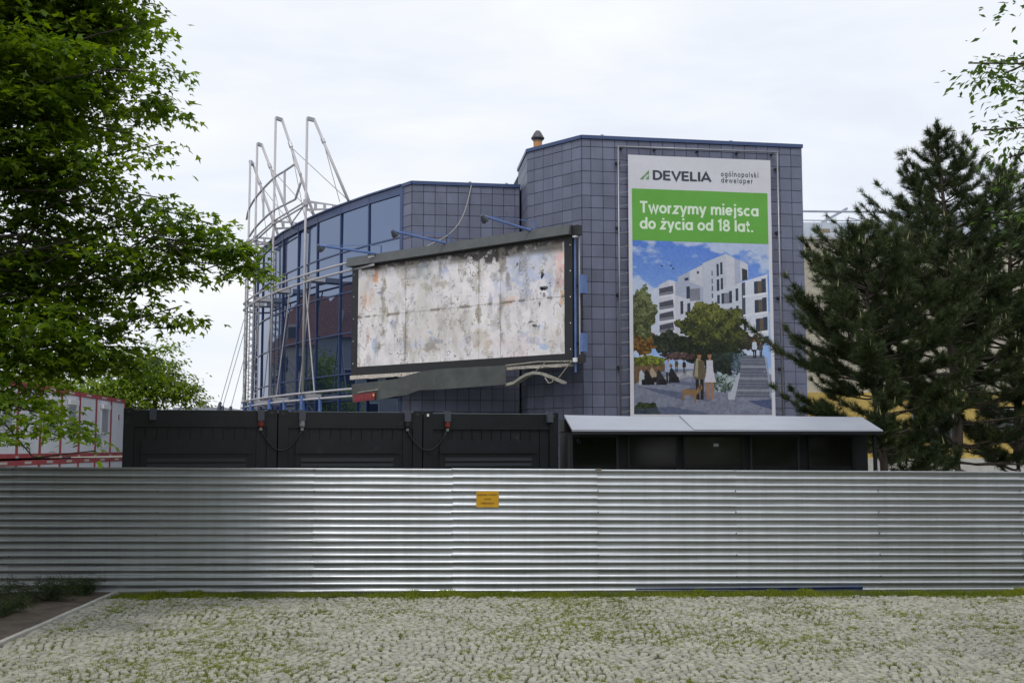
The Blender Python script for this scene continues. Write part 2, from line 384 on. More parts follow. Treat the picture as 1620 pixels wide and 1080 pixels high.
for a, b, q in zip(cx, cy, w):
    big = rng.random() < .30
    k = int(rng.uniform(4, 12) + (40 * rng.random() if big else 0)); r = rng.uniform(.012, .032) if big else .010
    P2.append(np.c_[rng.normal(a, r * 1.3, k), rng.normal(b, r, k), np.full(k, -.012)])
P2 = np.vstack(P2)
tag(link('joint_grass', blades(P2, rng.uniform(.02, .048, len(P2)), .8), M['grass']), 'low tufts of grass and moss growing between the cobbles', 'grass', kind='stuff')

# ================================================================ THE FENCE
fence = thing('construction_fence', 'long fence of galvanised corrugated sheets with horizontal ribs', 'fence', (0, 18.45, 0))
FX = [-15.2, -12.8, -10.4, -8.05, -5.72, -3.2, -.97, 1.40, 3.65, 6.0, 8.35, 10.7, 13.1, 15.5]
def fy(x): return 18.66 + .0245 * x
def ftop(x): return 1.995 - .0052 * (x + 8)
prof = []
pit = .1147
DP = .0095
prof = [(0, DP), (.012, DP)]
for k in range(17):
    z = .012 + k * pit
    prof += [(z, DP), (z + .001, DP - .001), (z + .0125, .001), (z + .0135, 0), (z + .080, 0), (z + .081, .001), (z + .0865, DP - .001), (z + .0875, DP)]
prof += [(.012 + 17 * pit, DP), (.012 + 17 * pit + .012, .003)]
for i in range(len(FX) - 1):
    x0, x1 = FX[i] - .012, FX[i + 1] + .012; nxs = 9; xs = np.linspace(x0, x1, nxs)
    dz_ = random.uniform(-.0015, .0015) + (.006 if i == 6 else 0); o = .002 * (i % 2)
    V = []; ph = random.uniform(0, 6)
    for x in xs:
        for z, d in prof:
            wob = .0015 * math.sin(x * 1.7 + ph) * math.sin(z * 2 + ph) + .0007 * math.sin(x * 6 + z * 5 + ph)
            V.append((x, fy(x) - d - o + wob, z * (ftop(x) + dz_) / prof[-1][0] + random.uniform(-.0004, .0004)))
    m_ = len(prof); Fq = [(a * m_ + b, (a + 1) * m_ + b, (a + 1) * m_ + b + 1, a * m_ + b + 1) for a in range(nxs - 1) for b in range(m_ - 1)]
    o_ = link('corrugated_sheet', np_mesh('corrugated_sheet', np.array(V), np.array(Fq)), M['sheet'], fence)
for x in FX[:-1]:
    MB().box(x - .02, x + .02, fy(x) + .02, fy(x) + .06, -.09, 1.93).build('fence_post', M['zinc'], fence)
    for z in (.16, .62, 1.08, 1.54, 1.9):
        pass
for z in (.35, 1.0, 1.7):
    MB().hexa([(-15.2, fy(-15.2) + .062, z), (15.5, fy(15.5) + .062, z), (15.5, fy(15.5) + .10, z), (-15.2, fy(-15.2) + .10, z), (-15.2, fy(-15.2) + .062, z + .05), (15.5, fy(15.5) + .062, z + .05), (15.5, fy(15.5) + .10, z + .05), (-15.2, fy(-15.2) + .10, z + .05)]).build('fence_rail', M['zinc'], fence)
sc = MB()
for x in FX[1:-1]:
    for k in range(1, 17, 3):
        z = .012 + k * pit + .10; y = fy(x) - .022
        sc.box(x - .009, x + .009, y - .006, y + .004, z - .009, z + .009)
sc.build('screw', M['socket'], fence, kind='stuff')
MB().box(1.36, 1.46, fy(1.4) - .03, fy(1.4) + .03, ftop(1.4) - .003, ftop(1.4) + .014).build('timber_scrap', M['wood'], fence)
MB().hexa([(2.0, fy(2) + .0, 0), (5.7, fy(5.7) + .0, -.01), (5.7, fy(5.7) + .03, -.01), (2.0, fy(2) + .03, 0), (2.0, fy(2) - .02, .03), (5.7, fy(5.7) - .035, .052), (5.7, fy(5.7) + .02, .06), (2, fy(2) + .02, .05)]).build('blue_tarp_strip', M['tarp'], fence)

# text helper -------------------------------------------------
def text_mesh(txt, bold=0.0, spacing=1.0, lines=1.0):
    cu = bpy.data.curves.new('lettering', 'FONT'); cu.body = txt; cu.offset = bold; cu.space_character = spacing; cu.space_line = lines
    cu.resolution_u = 4; ob = bpy.data.objects.new('tmp', cu); COL.objects.link(ob)
    dg = bpy.context.evaluated_depsgraph_get(); me = bpy.data.meshes.new_from_object(ob.evaluated_get(dg)); COL.objects.unlink(ob); bpy.data.objects.remove(ob)
    v = np.zeros(len(me.vertices) * 3, np.float32); me.vertices.foreach_get('co', v); v = v.reshape(-1, 3); return me, v
def put_text(txt, material, parent, o, d, u0, u1, z0, z1, w, bold=0, spacing=1, name='lettering', slope=0, ref=None):
    """text filling the box u0..u1, z0..z1 on the vertical plane (o,d) at offset w towards the viewer"""
    me, v = text_mesh(txt, bold, spacing)
    a, b = v[:, 0].min(), v[:, 0].max(); c, e = v[:, 1].min(), v[:, 1].max()
    U = u0 + (v[:, 0] - a) / (b - a) * (u1 - u0); Z = z0 + (v[:, 1] - c) / (e - c) * (z1 - z0) + slope * (U - u0)
    nx, ny = d[1], -d[0]
    Pn = np.c_[o[0] + d[0] * U + nx * w, o[1] + d[1] * U + ny * w, Z]
    me.vertices.foreach_set('co', Pn.astype(np.float32).ravel()); me.update()
    return link(name, me, material, parent)


# geometric sans glyphs drawn as strokes (x-height 1)
def arc_(cx, cy, rx, ry, a0, a1, n=14): return [(cx + rx * math.cos(R(a)), cy + ry * math.sin(R(a))) for a in np.linspace(a0, a1, n)]
def ell(cx=.42, rx=.33): return arc_(cx, .5, rx, .39, 0, 360, 22)
def arch(x0, x1, top=.89): return [(x0, .45)] + arc_((x0 + x1) / 2, top - (x1 - x0) / 2 * .95, (x1 - x0) / 2, (x1 - x0) / 2 * .95, 180, 0, 10) + [(x1, 0)]
def dot(x, y, t): return [(x, y - t), (x, y + t)]
GL = {
 'o': (.84, [ell()]), 'ó': (.84, [ell(), [(.38, 1.18), (.56, 1.42)]]), 'd': (.88, [ell(), [(.76, 0), (.76, 1.42)]]), 'a': (.88, [ell(), [(.76, 0), (.76, 1.0)]]),
 'g': (.88, [ell(), [(.76, 1.0), (.76, .0)] + arc_(.44, -.02, .32, .28, 0, -140, 10)]), 'p': (.88, [ell(.46), [(.12, -.38), (.12, 1.0)]]),
 'e': (.84, [[(.11, .5), (.73, .5)] , arc_(.42, .5, .33, .39, 0, 318, 20)]), 'c': (.76, [arc_(.43, .5, .33, .39, 48, 312, 18)]),
 's': (.68, [arc_(.34, .705, .23, .185, 30, 270, 12)[:-1] + arc_(.34, .30, .24, .20, 90, -150, 12)]),
 'r': (.52, [[(.12, 0), (.12, 1.0)], arc_(.46, .54, .34, .35, 180, 92, 8)]), 'n': (.82, [[(.12, 0), (.12, 1.0)], arch(.14, .70)]),
 'm': (1.24, [[(.12, 0), (.12, 1.0)], arch(.14, .62), arch(.64, 1.12)]), 'i': (.26, [[(.13, 0), (.13, 1.0)], [(.13, 1.20), (.13, 1.42)]]),
 'j': (.34, [[(.2, 1.0), (.2, -.08)] + arc_(-.02, -.10, .22, .18, 0, -80, 6), [(.2, 1.20), (.2, 1.42)]]), 'l': (.26, [[(.13, 0), (.13, 1.42)]]),
 't': (.50, [[(.22, 1.30), (.22, .26)] + arc_(.40, .27, .18, .17, 180, 280, 6), [(.02, .90), (.46, .90)]]), 'z': (.72, [[(.08, .90), (.62, .90), (.08, .10), (.64, .10)]]),
 'ż': (.72, [[(.08, .90), (.62, .90), (.08, .10), (.64, .10)], [(.35, 1.18), (.35, 1.38)]]), 'y': (.78, [[(.06, 1.0), (.40, .08)], [(.72, 1.0), (.26, -.38)]]),
 'k': (.74, [[(.12, 0), (.12, 1.42)], [(.62, 1.0), (.17, .48)], [(.30, .58), (.66, 0)]]), 'w': (1.14, [[(.05, 1.0), (.32, .04), (.57, .94), (.82, .04), (1.09, 1.0)]]),
 'T': (.92, [[(.02, 1.31), (.90, 1.31)], [(.46, 1.22), (.46, 0)]]), '1': (.46, [[(.02, 1.10), (.30, 1.34), (.30, 0)]]), '8': (.84, [arc_(.42, 1.02, .27, .28, 0, 360, 18), arc_(.42, .38, .32, .30, 0, 360, 18)]),
 '.': (.28, [[(.13, 0), (.13, .22)]]), ' ': (.34, []),
 'D': (1.08, [[(.12, 0), (.12, 1.42)], [(.14, 1.31), (.44, 1.31)] + arc_(.44, .71, .50, .60, 90, -90, 14) + [(.14, .11)]]), 'E': (.86, [[(.12, 0), (.12, 1.42)], [(.14, 1.31), (.80, 1.31)], [(.14, .72), (.74, .72)], [(.14, .11), (.82, .11)]]),
 'V': (1.06, [[(.06, 1.42), (.53, .08), (1.0, 1.42)]]), 'L': (.80, [[(.12, 1.42), (.12, .11), (.78, .11)]]), 'I': (.28, [[(.14, 0), (.14, 1.42)]]), 'A': (1.12, [[(.05, 0), (.56, 1.34), (1.07, 0)], [(.25, .40), (.87, .40)]]),
}
def glyph_line(txt, material, parent, o, d, u0, u1, zbase, xh, w, t=.11, track=.14):
    x = 0; adv = []
    for ch in txt: adv.append(x); x += GL[ch][0] + track
    tot = x - track; sx = (u1 - u0) / tot; nx, ny = d[1], -d[0]
    for ch, ax in zip(txt, adv):
        if ch == ' ': continue
        mb = MB()
        for si, st in enumerate(GL[ch][1]):
            P_ = [np.array(q, float) for q in st]; closed = np.linalg.norm(P_[0] - P_[-1]) < 1e-6; L_, Rr_ = [], []; n = len(P_)
            for i, p in enumerate(P_):
                a = P_[i - 1] if i else (P_[-2] if closed else None); b = P_[i + 1] if i < n - 1 else (P_[1] if closed else None)
                d1 = (p - a) / np.linalg.norm(p - a) if a is not None else None; d2 = (b - p) / np.linalg.norm(b - p) if b is not None else None
                if d1 is None: d1 = d2
                if d2 is None: d2 = d1
                n1, n2 = np.array([-d1[1], d1[0]]), np.array([-d2[1], d2[0]]); m_ = n1 + n2; m_ /= np.linalg.norm(m_); k_ = min(2.2, 1 / max(.3, m_ @ n1)); L_.append(p + m_ * t * k_); Rr_.append(p - m_ * t * k_)
            def W3(q): U_ = u0 + (ax + q[0]) * sx; ww = (w(U_, zbase + q[1] * xh) if callable(w) else w) + .0012 * si; return (o[0] + d[0] * U_ + nx * ww, o[1] + d[1] * U_ + ny * ww, zbase + q[1] * xh)
            for i in range(n - 1): mb.quad(W3(Rr_[i]), W3(Rr_[i + 1]), W3(L_[i + 1]), W3(L_[i]))
        mb.build('letter', material, parent)

# warning sign -------------------------------------------------
ys = fy(-.35) - .026; a0 = atY(753.5, 802, ys); a1 = atY(789, 776.5, ys)
M['sign_y'] = mat('yellow_orange_sign', (.60, .33, .01), .5, var=.08, scale=12)
M['sign_t'] = mat('sign_brown_letters', (.12, .05, .01), .6)
sg = thing('warning_sign', 'small yellow warning sign with three lines of text on the metal fence', 'sign', ((a0[0] + a1[0]) / 2, ys, a0[2]))
MB().box(a0[0], a1[0], ys, ys + .004, a0[2], a1[2]).build('sign_plate', M['sign_y'], sg)
wd, hg = a1[0] - a0[0], a1[2] - a0[2]; so_ = (a0[0], ys)
put_text('GŁĘBOKIE  WYKOPY', M['sign_t'], sg, so_, (1, 0), .05 * wd, .95 * wd, a0[2] + .69 * hg, a0[2] + .83 * hg, .002, .02)
put_text('WSTĘP', M['sign_t'], sg, so_, (1, 0), .34 * wd, .66 * wd, a0[2] + .43 * hg, a0[2] + .56 * hg, .002, .02)
put_text('WZBRONIONY', M['sign_t'], sg, so_, (1, 0), .20 * wd, .80 * wd, a0[2] + .19 * hg, a0[2] + .31 * hg, .002, .02)
for u in (.04, .96): MB().box(a0[0] + u * wd - .006, a0[0] + u * wd + .006, ys - .004, ys, a0[2] + .9 * hg, a0[2] + .95 * hg).build('rivet', M['zinc'], sg)

# ================================================================ BLACK CONTAINERS
CA, CB = np.array([-6.56, 19.25]), np.array([.88, 21.25]); cd = (CB - CA) / np.linalg.norm(CB - CA); cl_ = np.linalg.norm(CB - CA) / 3
labs = ['black site container at the left end of the row, nearest the red cabins', 'black site container in the middle of the row behind the fence', 'black site container at the right end, beside the dark kiosk']
for i in range(3):
    o = CA + cd * cl_ * i; zt = 2.955 - i * .012; Wd = cl_ - .02
    c = thing('site_container', labs[i], 'container', (o[0], o[1], 0), 'black containers behind the fence')
    bx = lambda u0, u1, w0, w1, z0, z1, nm, m_, par=None, lab=None: MB().obox(o, cd, u0, u1, w0, w1, z0, z1).build(nm, m_, par or c, label=lab)
    bx(.02, Wd, -6, -.06, .05, zt - .03, 'body', M['black_dark'])
    bx(.0, Wd, -6.02, -.02, zt - .03, zt - .008, 'roof', M['roof_edge'])
    bx(.17, Wd - .17, -.06, 0, zt - .30, zt - .012, 'top_rail', M['black_cont'])
    for u in (0, Wd - .17): bx(u, u + .17, -.10, .008, .05, zt - .10, 'corner_post', M['black_cont'])
    for u in (0, Wd - .17):
        cc = bx(u, u + .17, -.12, .015, zt - .10, zt + .015, 'corner_casting', M['black_dark'])
        bx(u + .06, u + .10, .012, .02, zt - .07, zt - .02, 'casting_hole', M['slat'] if i < 2 or u > 0 else M['white'], cc)
    npn = 12; pw = (Wd - .34) / npn
    for k in range(npn): bx(.17 + k * pw + .006, .17 + (k + 1) * pw - .006, -.06, -.035 + .004 * (k % 2), .3, zt - .31, 'wall_plank', M['black_cont'])
    bx(.30, Wd - .42, -.03, .03, 2.02 + .18, 2.02 + .42, 'shutter_box', M['black_cont'])
    lv = bx(.30, Wd - .42, -.03, .0, 1.1, 2.2, 'window_frame', M['black_dark'])
    for k in range(9): bx(.40, Wd - .52, .001, .022, 1.30 + k * .095, 1.36 + k * .095, 'louvre_slat', M['slat'], c)
# sockets hanging from the top rail, with the cable links
def csock(px, plug=None, lab=''):
    u = None
    for uu in np.linspace(0, cl_ * 3, 1200):
        p = CA + cd * uu
        if 810 + F * p[0] / (p[1]) > px: u = uu; break
    p = CA + cd * u; s = thing('power_socket', lab, 'socket', (p[0], p[1], 2.8), 'grey power sockets on the container top rails')
    MB().obox(p, cd, -.055, .055, .001, .10, 2.77, 2.96).build('housing', M['socket'], s)
    if plug:
        q = p + np.array([cd[1], -cd[0]]) * .05
        MB().lathe((q[0], q[1], 2.65), [(.0, 0), (.035, 0), (.05, .03), (.05, .12), (.0, .12)], 10).build('plug', M[plug], s)
        MB().lathe((q[0], q[1], 2.60), [(.0, 0), (.028, 0), (.028, .05), (.0, .05)], 8).build('plug_cap', M['zinc'], s)
    return p + np.array([cd[1], -cd[0]]) * .05
pts = {}
for px, plug, lab in [(243, None, 'grey socket housing near the left end of the left container'), (413, 'red_plug', 'grey socket with a bright red plug on the left container'),
                      (478, 'zinc', 'grey socket with pale plug at the left of the middle container'), (644, 'rubber', 'grey socket with black plug at the right of the middle container'),
                      (707, 'red_plug', 'grey socket with dull red plug at the left of the right container'), (868, None, 'grey socket without a plug near the right end of the right container')]:
    pts[px] = csock(px, plug, lab)
for a, b, lab in ((413, 478, 'black cable hanging in a loop between the left and middle containers'), (644, 707, 'black cable hanging in a loop between the middle and right containers')):
    A, B = pts[a], pts[b]; L_ = [np.array([*(A + (B - A) * t), 2.61 - .36 * (1 - (2 * t - 1) ** 2)]) for t in np.linspace(0, 1, 15)]
    c = MB().tube(L_, .012, 6).build('power_cable', M['rubber'], smooth=True); tag(c, lab, 'cable', 'cable loops on the containers')

# ================================================================ KIOSK WITH PALE ROOF
k = thing('kiosk', 'low dark kiosk with windows under a pale sloping metal roof', 'kiosk', (3.9, 21.6, 0))
MB().box(1.02, 6.74, 21.66, 24.5, 0, 2.60).build('wall', M['darkroom'], k)
xs = [1.02, 3.28, 6.86]; xe = [1.10, 3.35, 6.83]
for i in range(2):
    MB().hexa([(xe[i] + .003, 21.0, 2.60), (xe[i + 1], 21.0, 2.60), (xs[i + 1], 22.35, 2.86), (xs[i] + .003, 22.35, 2.90), (xe[i] + .003, 21.0, 2.635), (xe[i + 1], 21.0, 2.62), (xs[i + 1], 22.35, 2.90), (xs[i] + .003, 22.35, 2.94)]).build('roof_sheet', M['canopy'], k)
MB().box(1.02, 6.8, 22.36, 24.6, 2.62, 2.86).build('flat_roof', M['darkroom'], k)
MB().box(1.10, 6.83, 21.004, 21.03, 2.545, 2.597).build('gutter', M['black_dark'], k)
def kx_(px): return (px - 810) * 21.6 / F
for a, b in ((898, 978), (992, 1072), (1080, 1176), (1185, 1263), (1277, 1349)):
    f_ = MB(); x0, x1 = kx_(a), kx_(b)
    for q in ((x0, x1, 1.0, 1.05), (x0, x1, 2.5, 2.54), (x0, x0 + .04, 1.05, 2.5), (x1 - .04, x1, 1.05, 2.5)): f_.box(q[0], q[1], 21.60, 21.657, q[2], q[3])
    fo = f_.build('window_frame', M['slat'] if a in (898, 1185) else M['black_dark'], k)
    MB().box(x0 + .04, x1 - .04, 21.63, 21.65, 1.05, 2.5).build('window_pane', M['kglass'], fo)
MB().box(kx_(1128), kx_(1136), 21.62, 21.628, 2.325, 2.38).build('paper_sticker', M['white'], k)
for x in (1.06, 6.68): MB().box(x, x + .06, 21.1, 21.16, 0, 2.58).build('roof_post', M['black_dark'], k)
s_ = MB().lathe((kx_(915), 21.5, 2.38), [(0, 0), (.03, 0), (.05, .05), (.02, .09), (0, .09)], 8).build('door_lamp', M['slat'], k)

# ================================================================ SITE CABINS (two storeys, seen receding on the left)
def cab_xy(Y): return -18 + .089 * (53 - Y)
names_far = ['farthest', 'second farthest', 'third farthest', 'fourth farthest', 'fifth farthest', 'sixth farthest', 'seventh farthest', 'eighth farthest', 'ninth farthest']
cdn = np.array([-.089, 1.0]); cdn /= np.linalg.norm(cdn)
for lvl in (1, 0):
    for i in range(9):
        Y1 = 53 - 2.4 * i; o = np.array([cab_xy(Y1), Y1]); dd = -cdn     # walking towards the camera; outward normal = right of d
        dd = np.array([-cdn[0], -cdn[1]])
        nrm_sign = 1
        z0, z1 = (1.95, 4.52) if lvl else (-.85, 1.87); Ln = 2.4 / cdn[1]
        c = thing('site_cabin', ('%s cabin of the %s storey of the red-framed white site cabins' % (names_far[i], 'upper' if lvl else 'lower')), 'cabin', (o[0], o[1], z0), 'red-framed site cabins stacked in two rows')
        def b_(u0, u1, w0, w1, a, b, nm, m_, par=None):
            nx, ny = -dd[1], dd[0]      # to +X side
            if nx < 0: nx, ny = -nx, -ny
            Pq = lambda u, w, z: (o[0] + dd[0] * u + nx * w, o[1] + dd[1] * u + ny * w, z)
            return MB().hexa([Pq(u0, w0, a), Pq(u1, w0, a), Pq(u1, w1, a), Pq(u0, w1, a), Pq(u0, w0, b), Pq(u1, w0, b), Pq(u1, w1, b), Pq(u0, w1, b)][::1]).build(nm, m_, par or c)
        b_(.05, Ln - .05, -6, -.05, z0 + .02, z1 - .02, 'body', M['cabin'])
        b_(.11, Ln - .11, -.05, -.02, z0 + .15, z1 - .17, 'wall_panel', M['cabin'])
        for u in (.0, Ln - .11): b_(u + .004, u + .106, -.08, .0, z0 + .15, z1 - .17, 'corner_post', M['red'])
        b_(.004, Ln - .004, -.08, .004, z1 - .17, z1, 'top_beam', M['red'])
        b_(.004, Ln - .004, -.08, .004, z0, z0 + .15, 'bottom_beam', M['red'])
        if lvl: 
            for u in (.02, Ln - .14): b_(u, u + .12, .005, .02, z0 - .0, z0 + .07, 'corner_casting', M['plinth'])
        b_(.9, 1.6, .005, .010, z1 - .125, z1 - .04, 'name_strip', M['plinth'])
        if lvl and i in (1, 3, 4, 6):
            w_ = b_(.6, 1.7, -.02, .03, z0 + (.95 if i != 4 else 1.0), z1 - .42, 'window_frame', M['white'])
            b_(.68, 1.62, .031, .034, z0 + 1.02, z1 - .62, 'window_pane', M['blind'], w_)
            b_(.55, 1.75, .0, .12, z1 - .55, z1 - .36, 'shutter_box', M['white'], w_)
        if lvl and i == 1: b_(.7, 1.1, -.018, .0, z0 + .35, z0 + .75, 'notice', M['white']); b_(.8, 1.0, .001, .004, z0 + .48, z0 + .66, 'notice_mark', M['red'])
        if lvl and i == 0: b_(.9, 1.3, -.018, .0, z0 + 1.5, z0 + 1.95, 'notice', M['white']); b_(1.0, 1.2, .001, .004, z0 + 1.6, z0 + 1.85, 'notice_mark', M['red'])

# ================================================================ THE OFFICE BUILDING
bld = thing('office_building', 'grey tiled office building with a curved blue glass front and a taller tiled tower', 'building', (3, 48, 0))
ZT, ZL = 14.81, 13.74
K = [np.array(p) for p in ((12.06, 46.45), (2.81, 45.0), (.67, 47.16), (.33, 49.12), (-4.32, 48.4), (-4.79, 49.0))]
T = .5
def seg(a, b): d = b - a; l = np.linalg.norm(d); return a, d / l, l
core = MB()
def prism(mb, pl, z0, z1):
    n = len(pl); b0 = len(mb.v); mb.v += [(p[0], p[1], z0) for p in pl] + [(p[0], p[1], z1) for p in pl]
    for i in range(n): j = (i + 1) % n; mb.f.append((b0 + i, b0 + j, b0 + n + j, b0 + n + i)); mb.uv += [(0, 0)] * 4
    mb.f.append(tuple(b0 + n + i for i in range(n))); mb.uv += [(0, 0)] * n; mb.f.append(tuple(b0 + i for i in range(n - 1, -1, -1))); mb.uv += [(0, 0)] * n
    return mb
inset = .03
tower_pl = [(.67, 47.19), (2.82, 45.03), (12.03, 46.48), (10.6, 62), (-1.0, 62), (.36, 50.5)]
prism(MB(), tower_pl, 0, ZT - .1).build('tower_core', M['joint'], bld)
CC = np.array([34.64, 83.43]); RR = 52.352
A0 = math.atan2(49.0 - CC[1], -4.79 - CC[0]); DA = .0508
def gp(k, r=RR): a = A0 - k * DA; return CC + r * np.array([math.cos(a), math.sin(a)])
low_pl = [gp(kk * .5, RR - .06) for kk in range(0, 31)]
low_pl = [(-4.30, 48.44), (.34, 49.16), (1.0, 62), (8, 95)] + [tuple(p) for p in low_pl[::-1]]
prism(MB(), low_pl, 0, ZL - .12).build('core', M['joint'], bld)
prism(MB(), [(p[0], p[1]) for p in low_pl], ZL - .11, ZL - .06).build('roof', M['roofgrey'], bld)

# tiles: real pieces on the dark backing
faces = [('main', K[1], K[0], ZT, 0), ('facetA', K[2], K[1], ZT, 0), ('facetB', np.array([.31, 50.46]), K[2], ZT, 0), ('low', K[4], K[3], ZL, 0), ('lowB', K[5], K[4], ZL, 0)]
cand = []
for nm, a, b, zt, _ in faces:
    a, d, l = seg(a, b)
    u = 0; cols = []
    first = {'main': .37, 'facetA': .40, 'facetB': .5, 'low': .5, 'lowB': l}[nm]; w_ = {'facetA': .53}.get(nm, T)
    us = [0, min(first, l)]
    while us[-1] < l - .02: us.append(min(us[-1] + w_, l))
    zs_ = [zt - .10, zt - .42]
    while zs_[-1] > .6: zs_.append(zs_[-1] - T)
    for i in range(len(us) - 1):
        for j in range(len(zs_) - 1):
            cand.append((nm, a, d, us[i], us[i + 1], zs_[j + 1], zs_[j]))
def visible(c):
    nm, a, d, u0, u1, z0, z1 = c; u = (u0 + u1) / 2; z = (z0 + z1) / 2; p = a + d * u
    dep = p[1] * cT + (z - ZC) * sT; px = 810 + F * p[0] / dep; py = 540 - F * (-p[1] * sT + (z - ZC) * cT) / dep
    if nm == 'facetB' or py > 650: return False
    if 1000 < px < 1220 and py > 250: return False
    if 562 < px < 905 and 413 - (px - 560) * .16 < py < 598 - (px - 560) * .08: return False
    if px > 1230 and py > 560: return False
    return True
vis_i = [i for i, c in enumerate(cand) if visible(c)]
vis_i.sort(key=lambda i: -((cand[i][4] - cand[i][3]) * (cand[i][6] - cand[i][5]) / cand[i][1][1]))
vis_set = set(vis_i[:300])
tv = MB(); e = .009
tile_me = {}
def tile_verts(w, h):
    g = .008; b = .009
    o_ = [(g, 0), (w - g, 0), (w - g, h), (g, h)]
    x0, x1, y0, y1 = g, w - g, g, h - g
    V = [(x0, .0, y0), (x1, .0, y0), (x1, .0, y1), (x0, .0, y1), (x0, -.022, y0), (x1, -.022, y0), (x1, -.022, y1), (x0, -.022, y1), (x0 + b, -.03, y0 + b), (x1 - b, -.03, y0 + b), (x1 - b, -.03, y1 - b), (x0 + b, -.03, y1 - b)]
    Fq = []
    for i in range(4): j = (i + 1) % 4; Fq += [(i, j, 4 + j, 4 + i), (4 + i, 4 + j, 8 + j, 8 + i)]
    Fq.append((8, 9, 10, 11)); return V, Fq
bulk = {}
for i, c in enumerate(cand):
    nm, a, d, u0, u1, z0, z1 = c; w_, h_ = round(u1 - u0, 3), round(z1 - z0, 3)
    if w_ < .05: continue
    jit = rng.normal(0, .0022)
    if i in vis_set:
        if (w_, h_) not in tile_me:
            V, Fq = tile_verts(w_, h_); me = bpy.data.meshes.new('facade_tile'); me.from_pydata(V, [], Fq); me.materials.append(M['tile']); tile_me[(w_, h_)] = me
        p = a + d * u0 + np.array([d[1], -d[0]]) * jit
        link('facade_tile', tile_me[(w_, h_)], None, bld, loc=(p[0], p[1], z0), rot=(rng.normal(0, .002), 0, math.atan2(d[1], d[0]) + rng.normal(0, .002)))
    else:
        mbk = bulk.setdefault('tower' if nm in ('main', 'facetA', 'facetB') else 'low', MB()); V, Fq = tile_verts(w_, h_); n0 = len(mbk.v); nx, ny = d[1], -d[0]
        for x, y, z in V: mbk.v.append((a[0] + d[0] * (u0 + x) - nx * (y + jit), a[1] + d[1] * (u0 + x) - ny * (y + jit), z0 + z))
        for f in Fq: mbk.f.append(tuple(n0 + q for q in f)); mbk.uv += [(0, 0)] * 4
for kk, mbk in bulk.items(): mbk.build('facade_tiles', M['tile'], bld, kind='stuff')
# coping
def coping(pts, z, name='coping'):
    for i in range(len(pts) - 1):
        a, d, l = seg(np.array(pts[i]), np.array(pts[i + 1])); MB().obox(a, d, -.02 + .002 * i, l + .03, -.35, .085 + .002 * i, z - .10 + .002 * i, z + .045 + .002 * i).build(name, M['blue'], bld)
coping([(.31, 50.46), K[2], K[1], K[0]], ZT); coping([K[5], K[4], K[3]], ZL)
MB().obox(K[0], (0.09, .99), -.03, 15.5, -.12, -.02, .5, ZT - .1).build('side_wall', M['blue'], bld)
# curved glass: panes, mullions, transoms
ZS = [ZL - .40, 11.45, 9.5, 7.6, 5.7, 3.8, 1.9, .1]
NP = 15
rows = [(ZS[i + 1], ZS[i]) for i in range(len(ZS) - 1)]
for kk in range(NP):
    a, b = gp(kk), gp(kk + 1); a, d, l = seg(a, b)   # runs away from viewer to the left: outward is left of d
    # build with quads facing outward
    n_ = np.array([-d[1], d[0]]); 
    if (a - CC) @ n_ < 0: n_ = -n_
    for z0, z1 in rows:
        t1, t2 = rng.normal(0, .010), rng.normal(0, .008)
        Pq = lambda u, z: tuple(a + d * u + n_ * (-.01 + (u / l - .5) * t1 + ((z - z0) / (z1 - z0) - .5) * t2)) + (z,)
        m_ = MB(); m_.quad(Pq(.03, z0 + .03), Pq(l - .03, z0 + .03), Pq(l - .03, z1 - .03), Pq(.03, z1 - .03)); bk = [tuple(np.array(q) - np.array([*n_, 0]) * .02) for q in m_.v[:4]]
        m_.quad(*bk[::-1]); m_.build('window_pane', M['glass'], bld)
for kk in range(NP + 1):
    p = gp(kk); an = A0 - kk * DA; r_ = np.array([math.cos(an), math.sin(an)]); t_ = np.array([-r_[1], r_[0]]); w_ = .032 if kk else .10
    m_ = MB(); q = [p + t_ * w_ + r_ * .06, p - t_ * w_ + r_ * .06, p - t_ * w_ - r_ * .10, p + t_ * w_ - r_ * .10]
    m_.hexa([(*v, .1) for v in q] + [(*v, ZL - .02) for v in q]); m_.build('mullion', M['blue'], bld)
for zi, z in enumerate(ZS):
    V = []; m_ = MB(); r0, r1, h0, h1 = (RR - .1, RR + .045, z - .03, z + .03)
    if zi == 0: continue
    for kk in range(NP):
        for s_ in range(1):
            a, b = kk + .02, kk + .98
            A_, B_, C_, D_ = gp(a, r1), gp(b, r1), gp(b, r0), gp(a, r0)
            m_.hexa([(*A_, h0), (*D_, h0), (*C_, h0), (*B_, h0), (*A_, h1), (*D_, h1), (*C_, h1), (*B_, h1)])
    m_.build('transom', M['blue'], bld)
m_ = MB(); m2 = MB()
for kk in range(NP):
    for (r0, r1, h0, h1, mm) in ((RR - .1, RR + .05, ZL - .40, ZL - .03, m_), (RR - .3, RR + .13, ZL - .028, ZL + .045, m2)):
        A_, B_, C_, D_ = gp(kk, r1), gp(kk + 1, r1), gp(kk + 1, r0), gp(kk, r0)
        mm.hexa([(*A_, h0), (*D_, h0), (*C_, h0), (*B_, h0), (*A_, h1), (*D_, h1), (*C_, h1), (*B_, h1)])
m_.build('fascia', M['blue'], bld); m2.build('coping', M['blue'], bld)
for p in [(-1.9, 48.9), (-.3, 49.15), (3.6, 45.2), (9.0, 46.1)]:
    zz = ZL if p[0] < 1 else ZT; MB().box(p[0], p[0] + .12, p[1], p[1] + .1, zz + .045, zz + .14).build('roof_clamp', M['zinc'], bld)
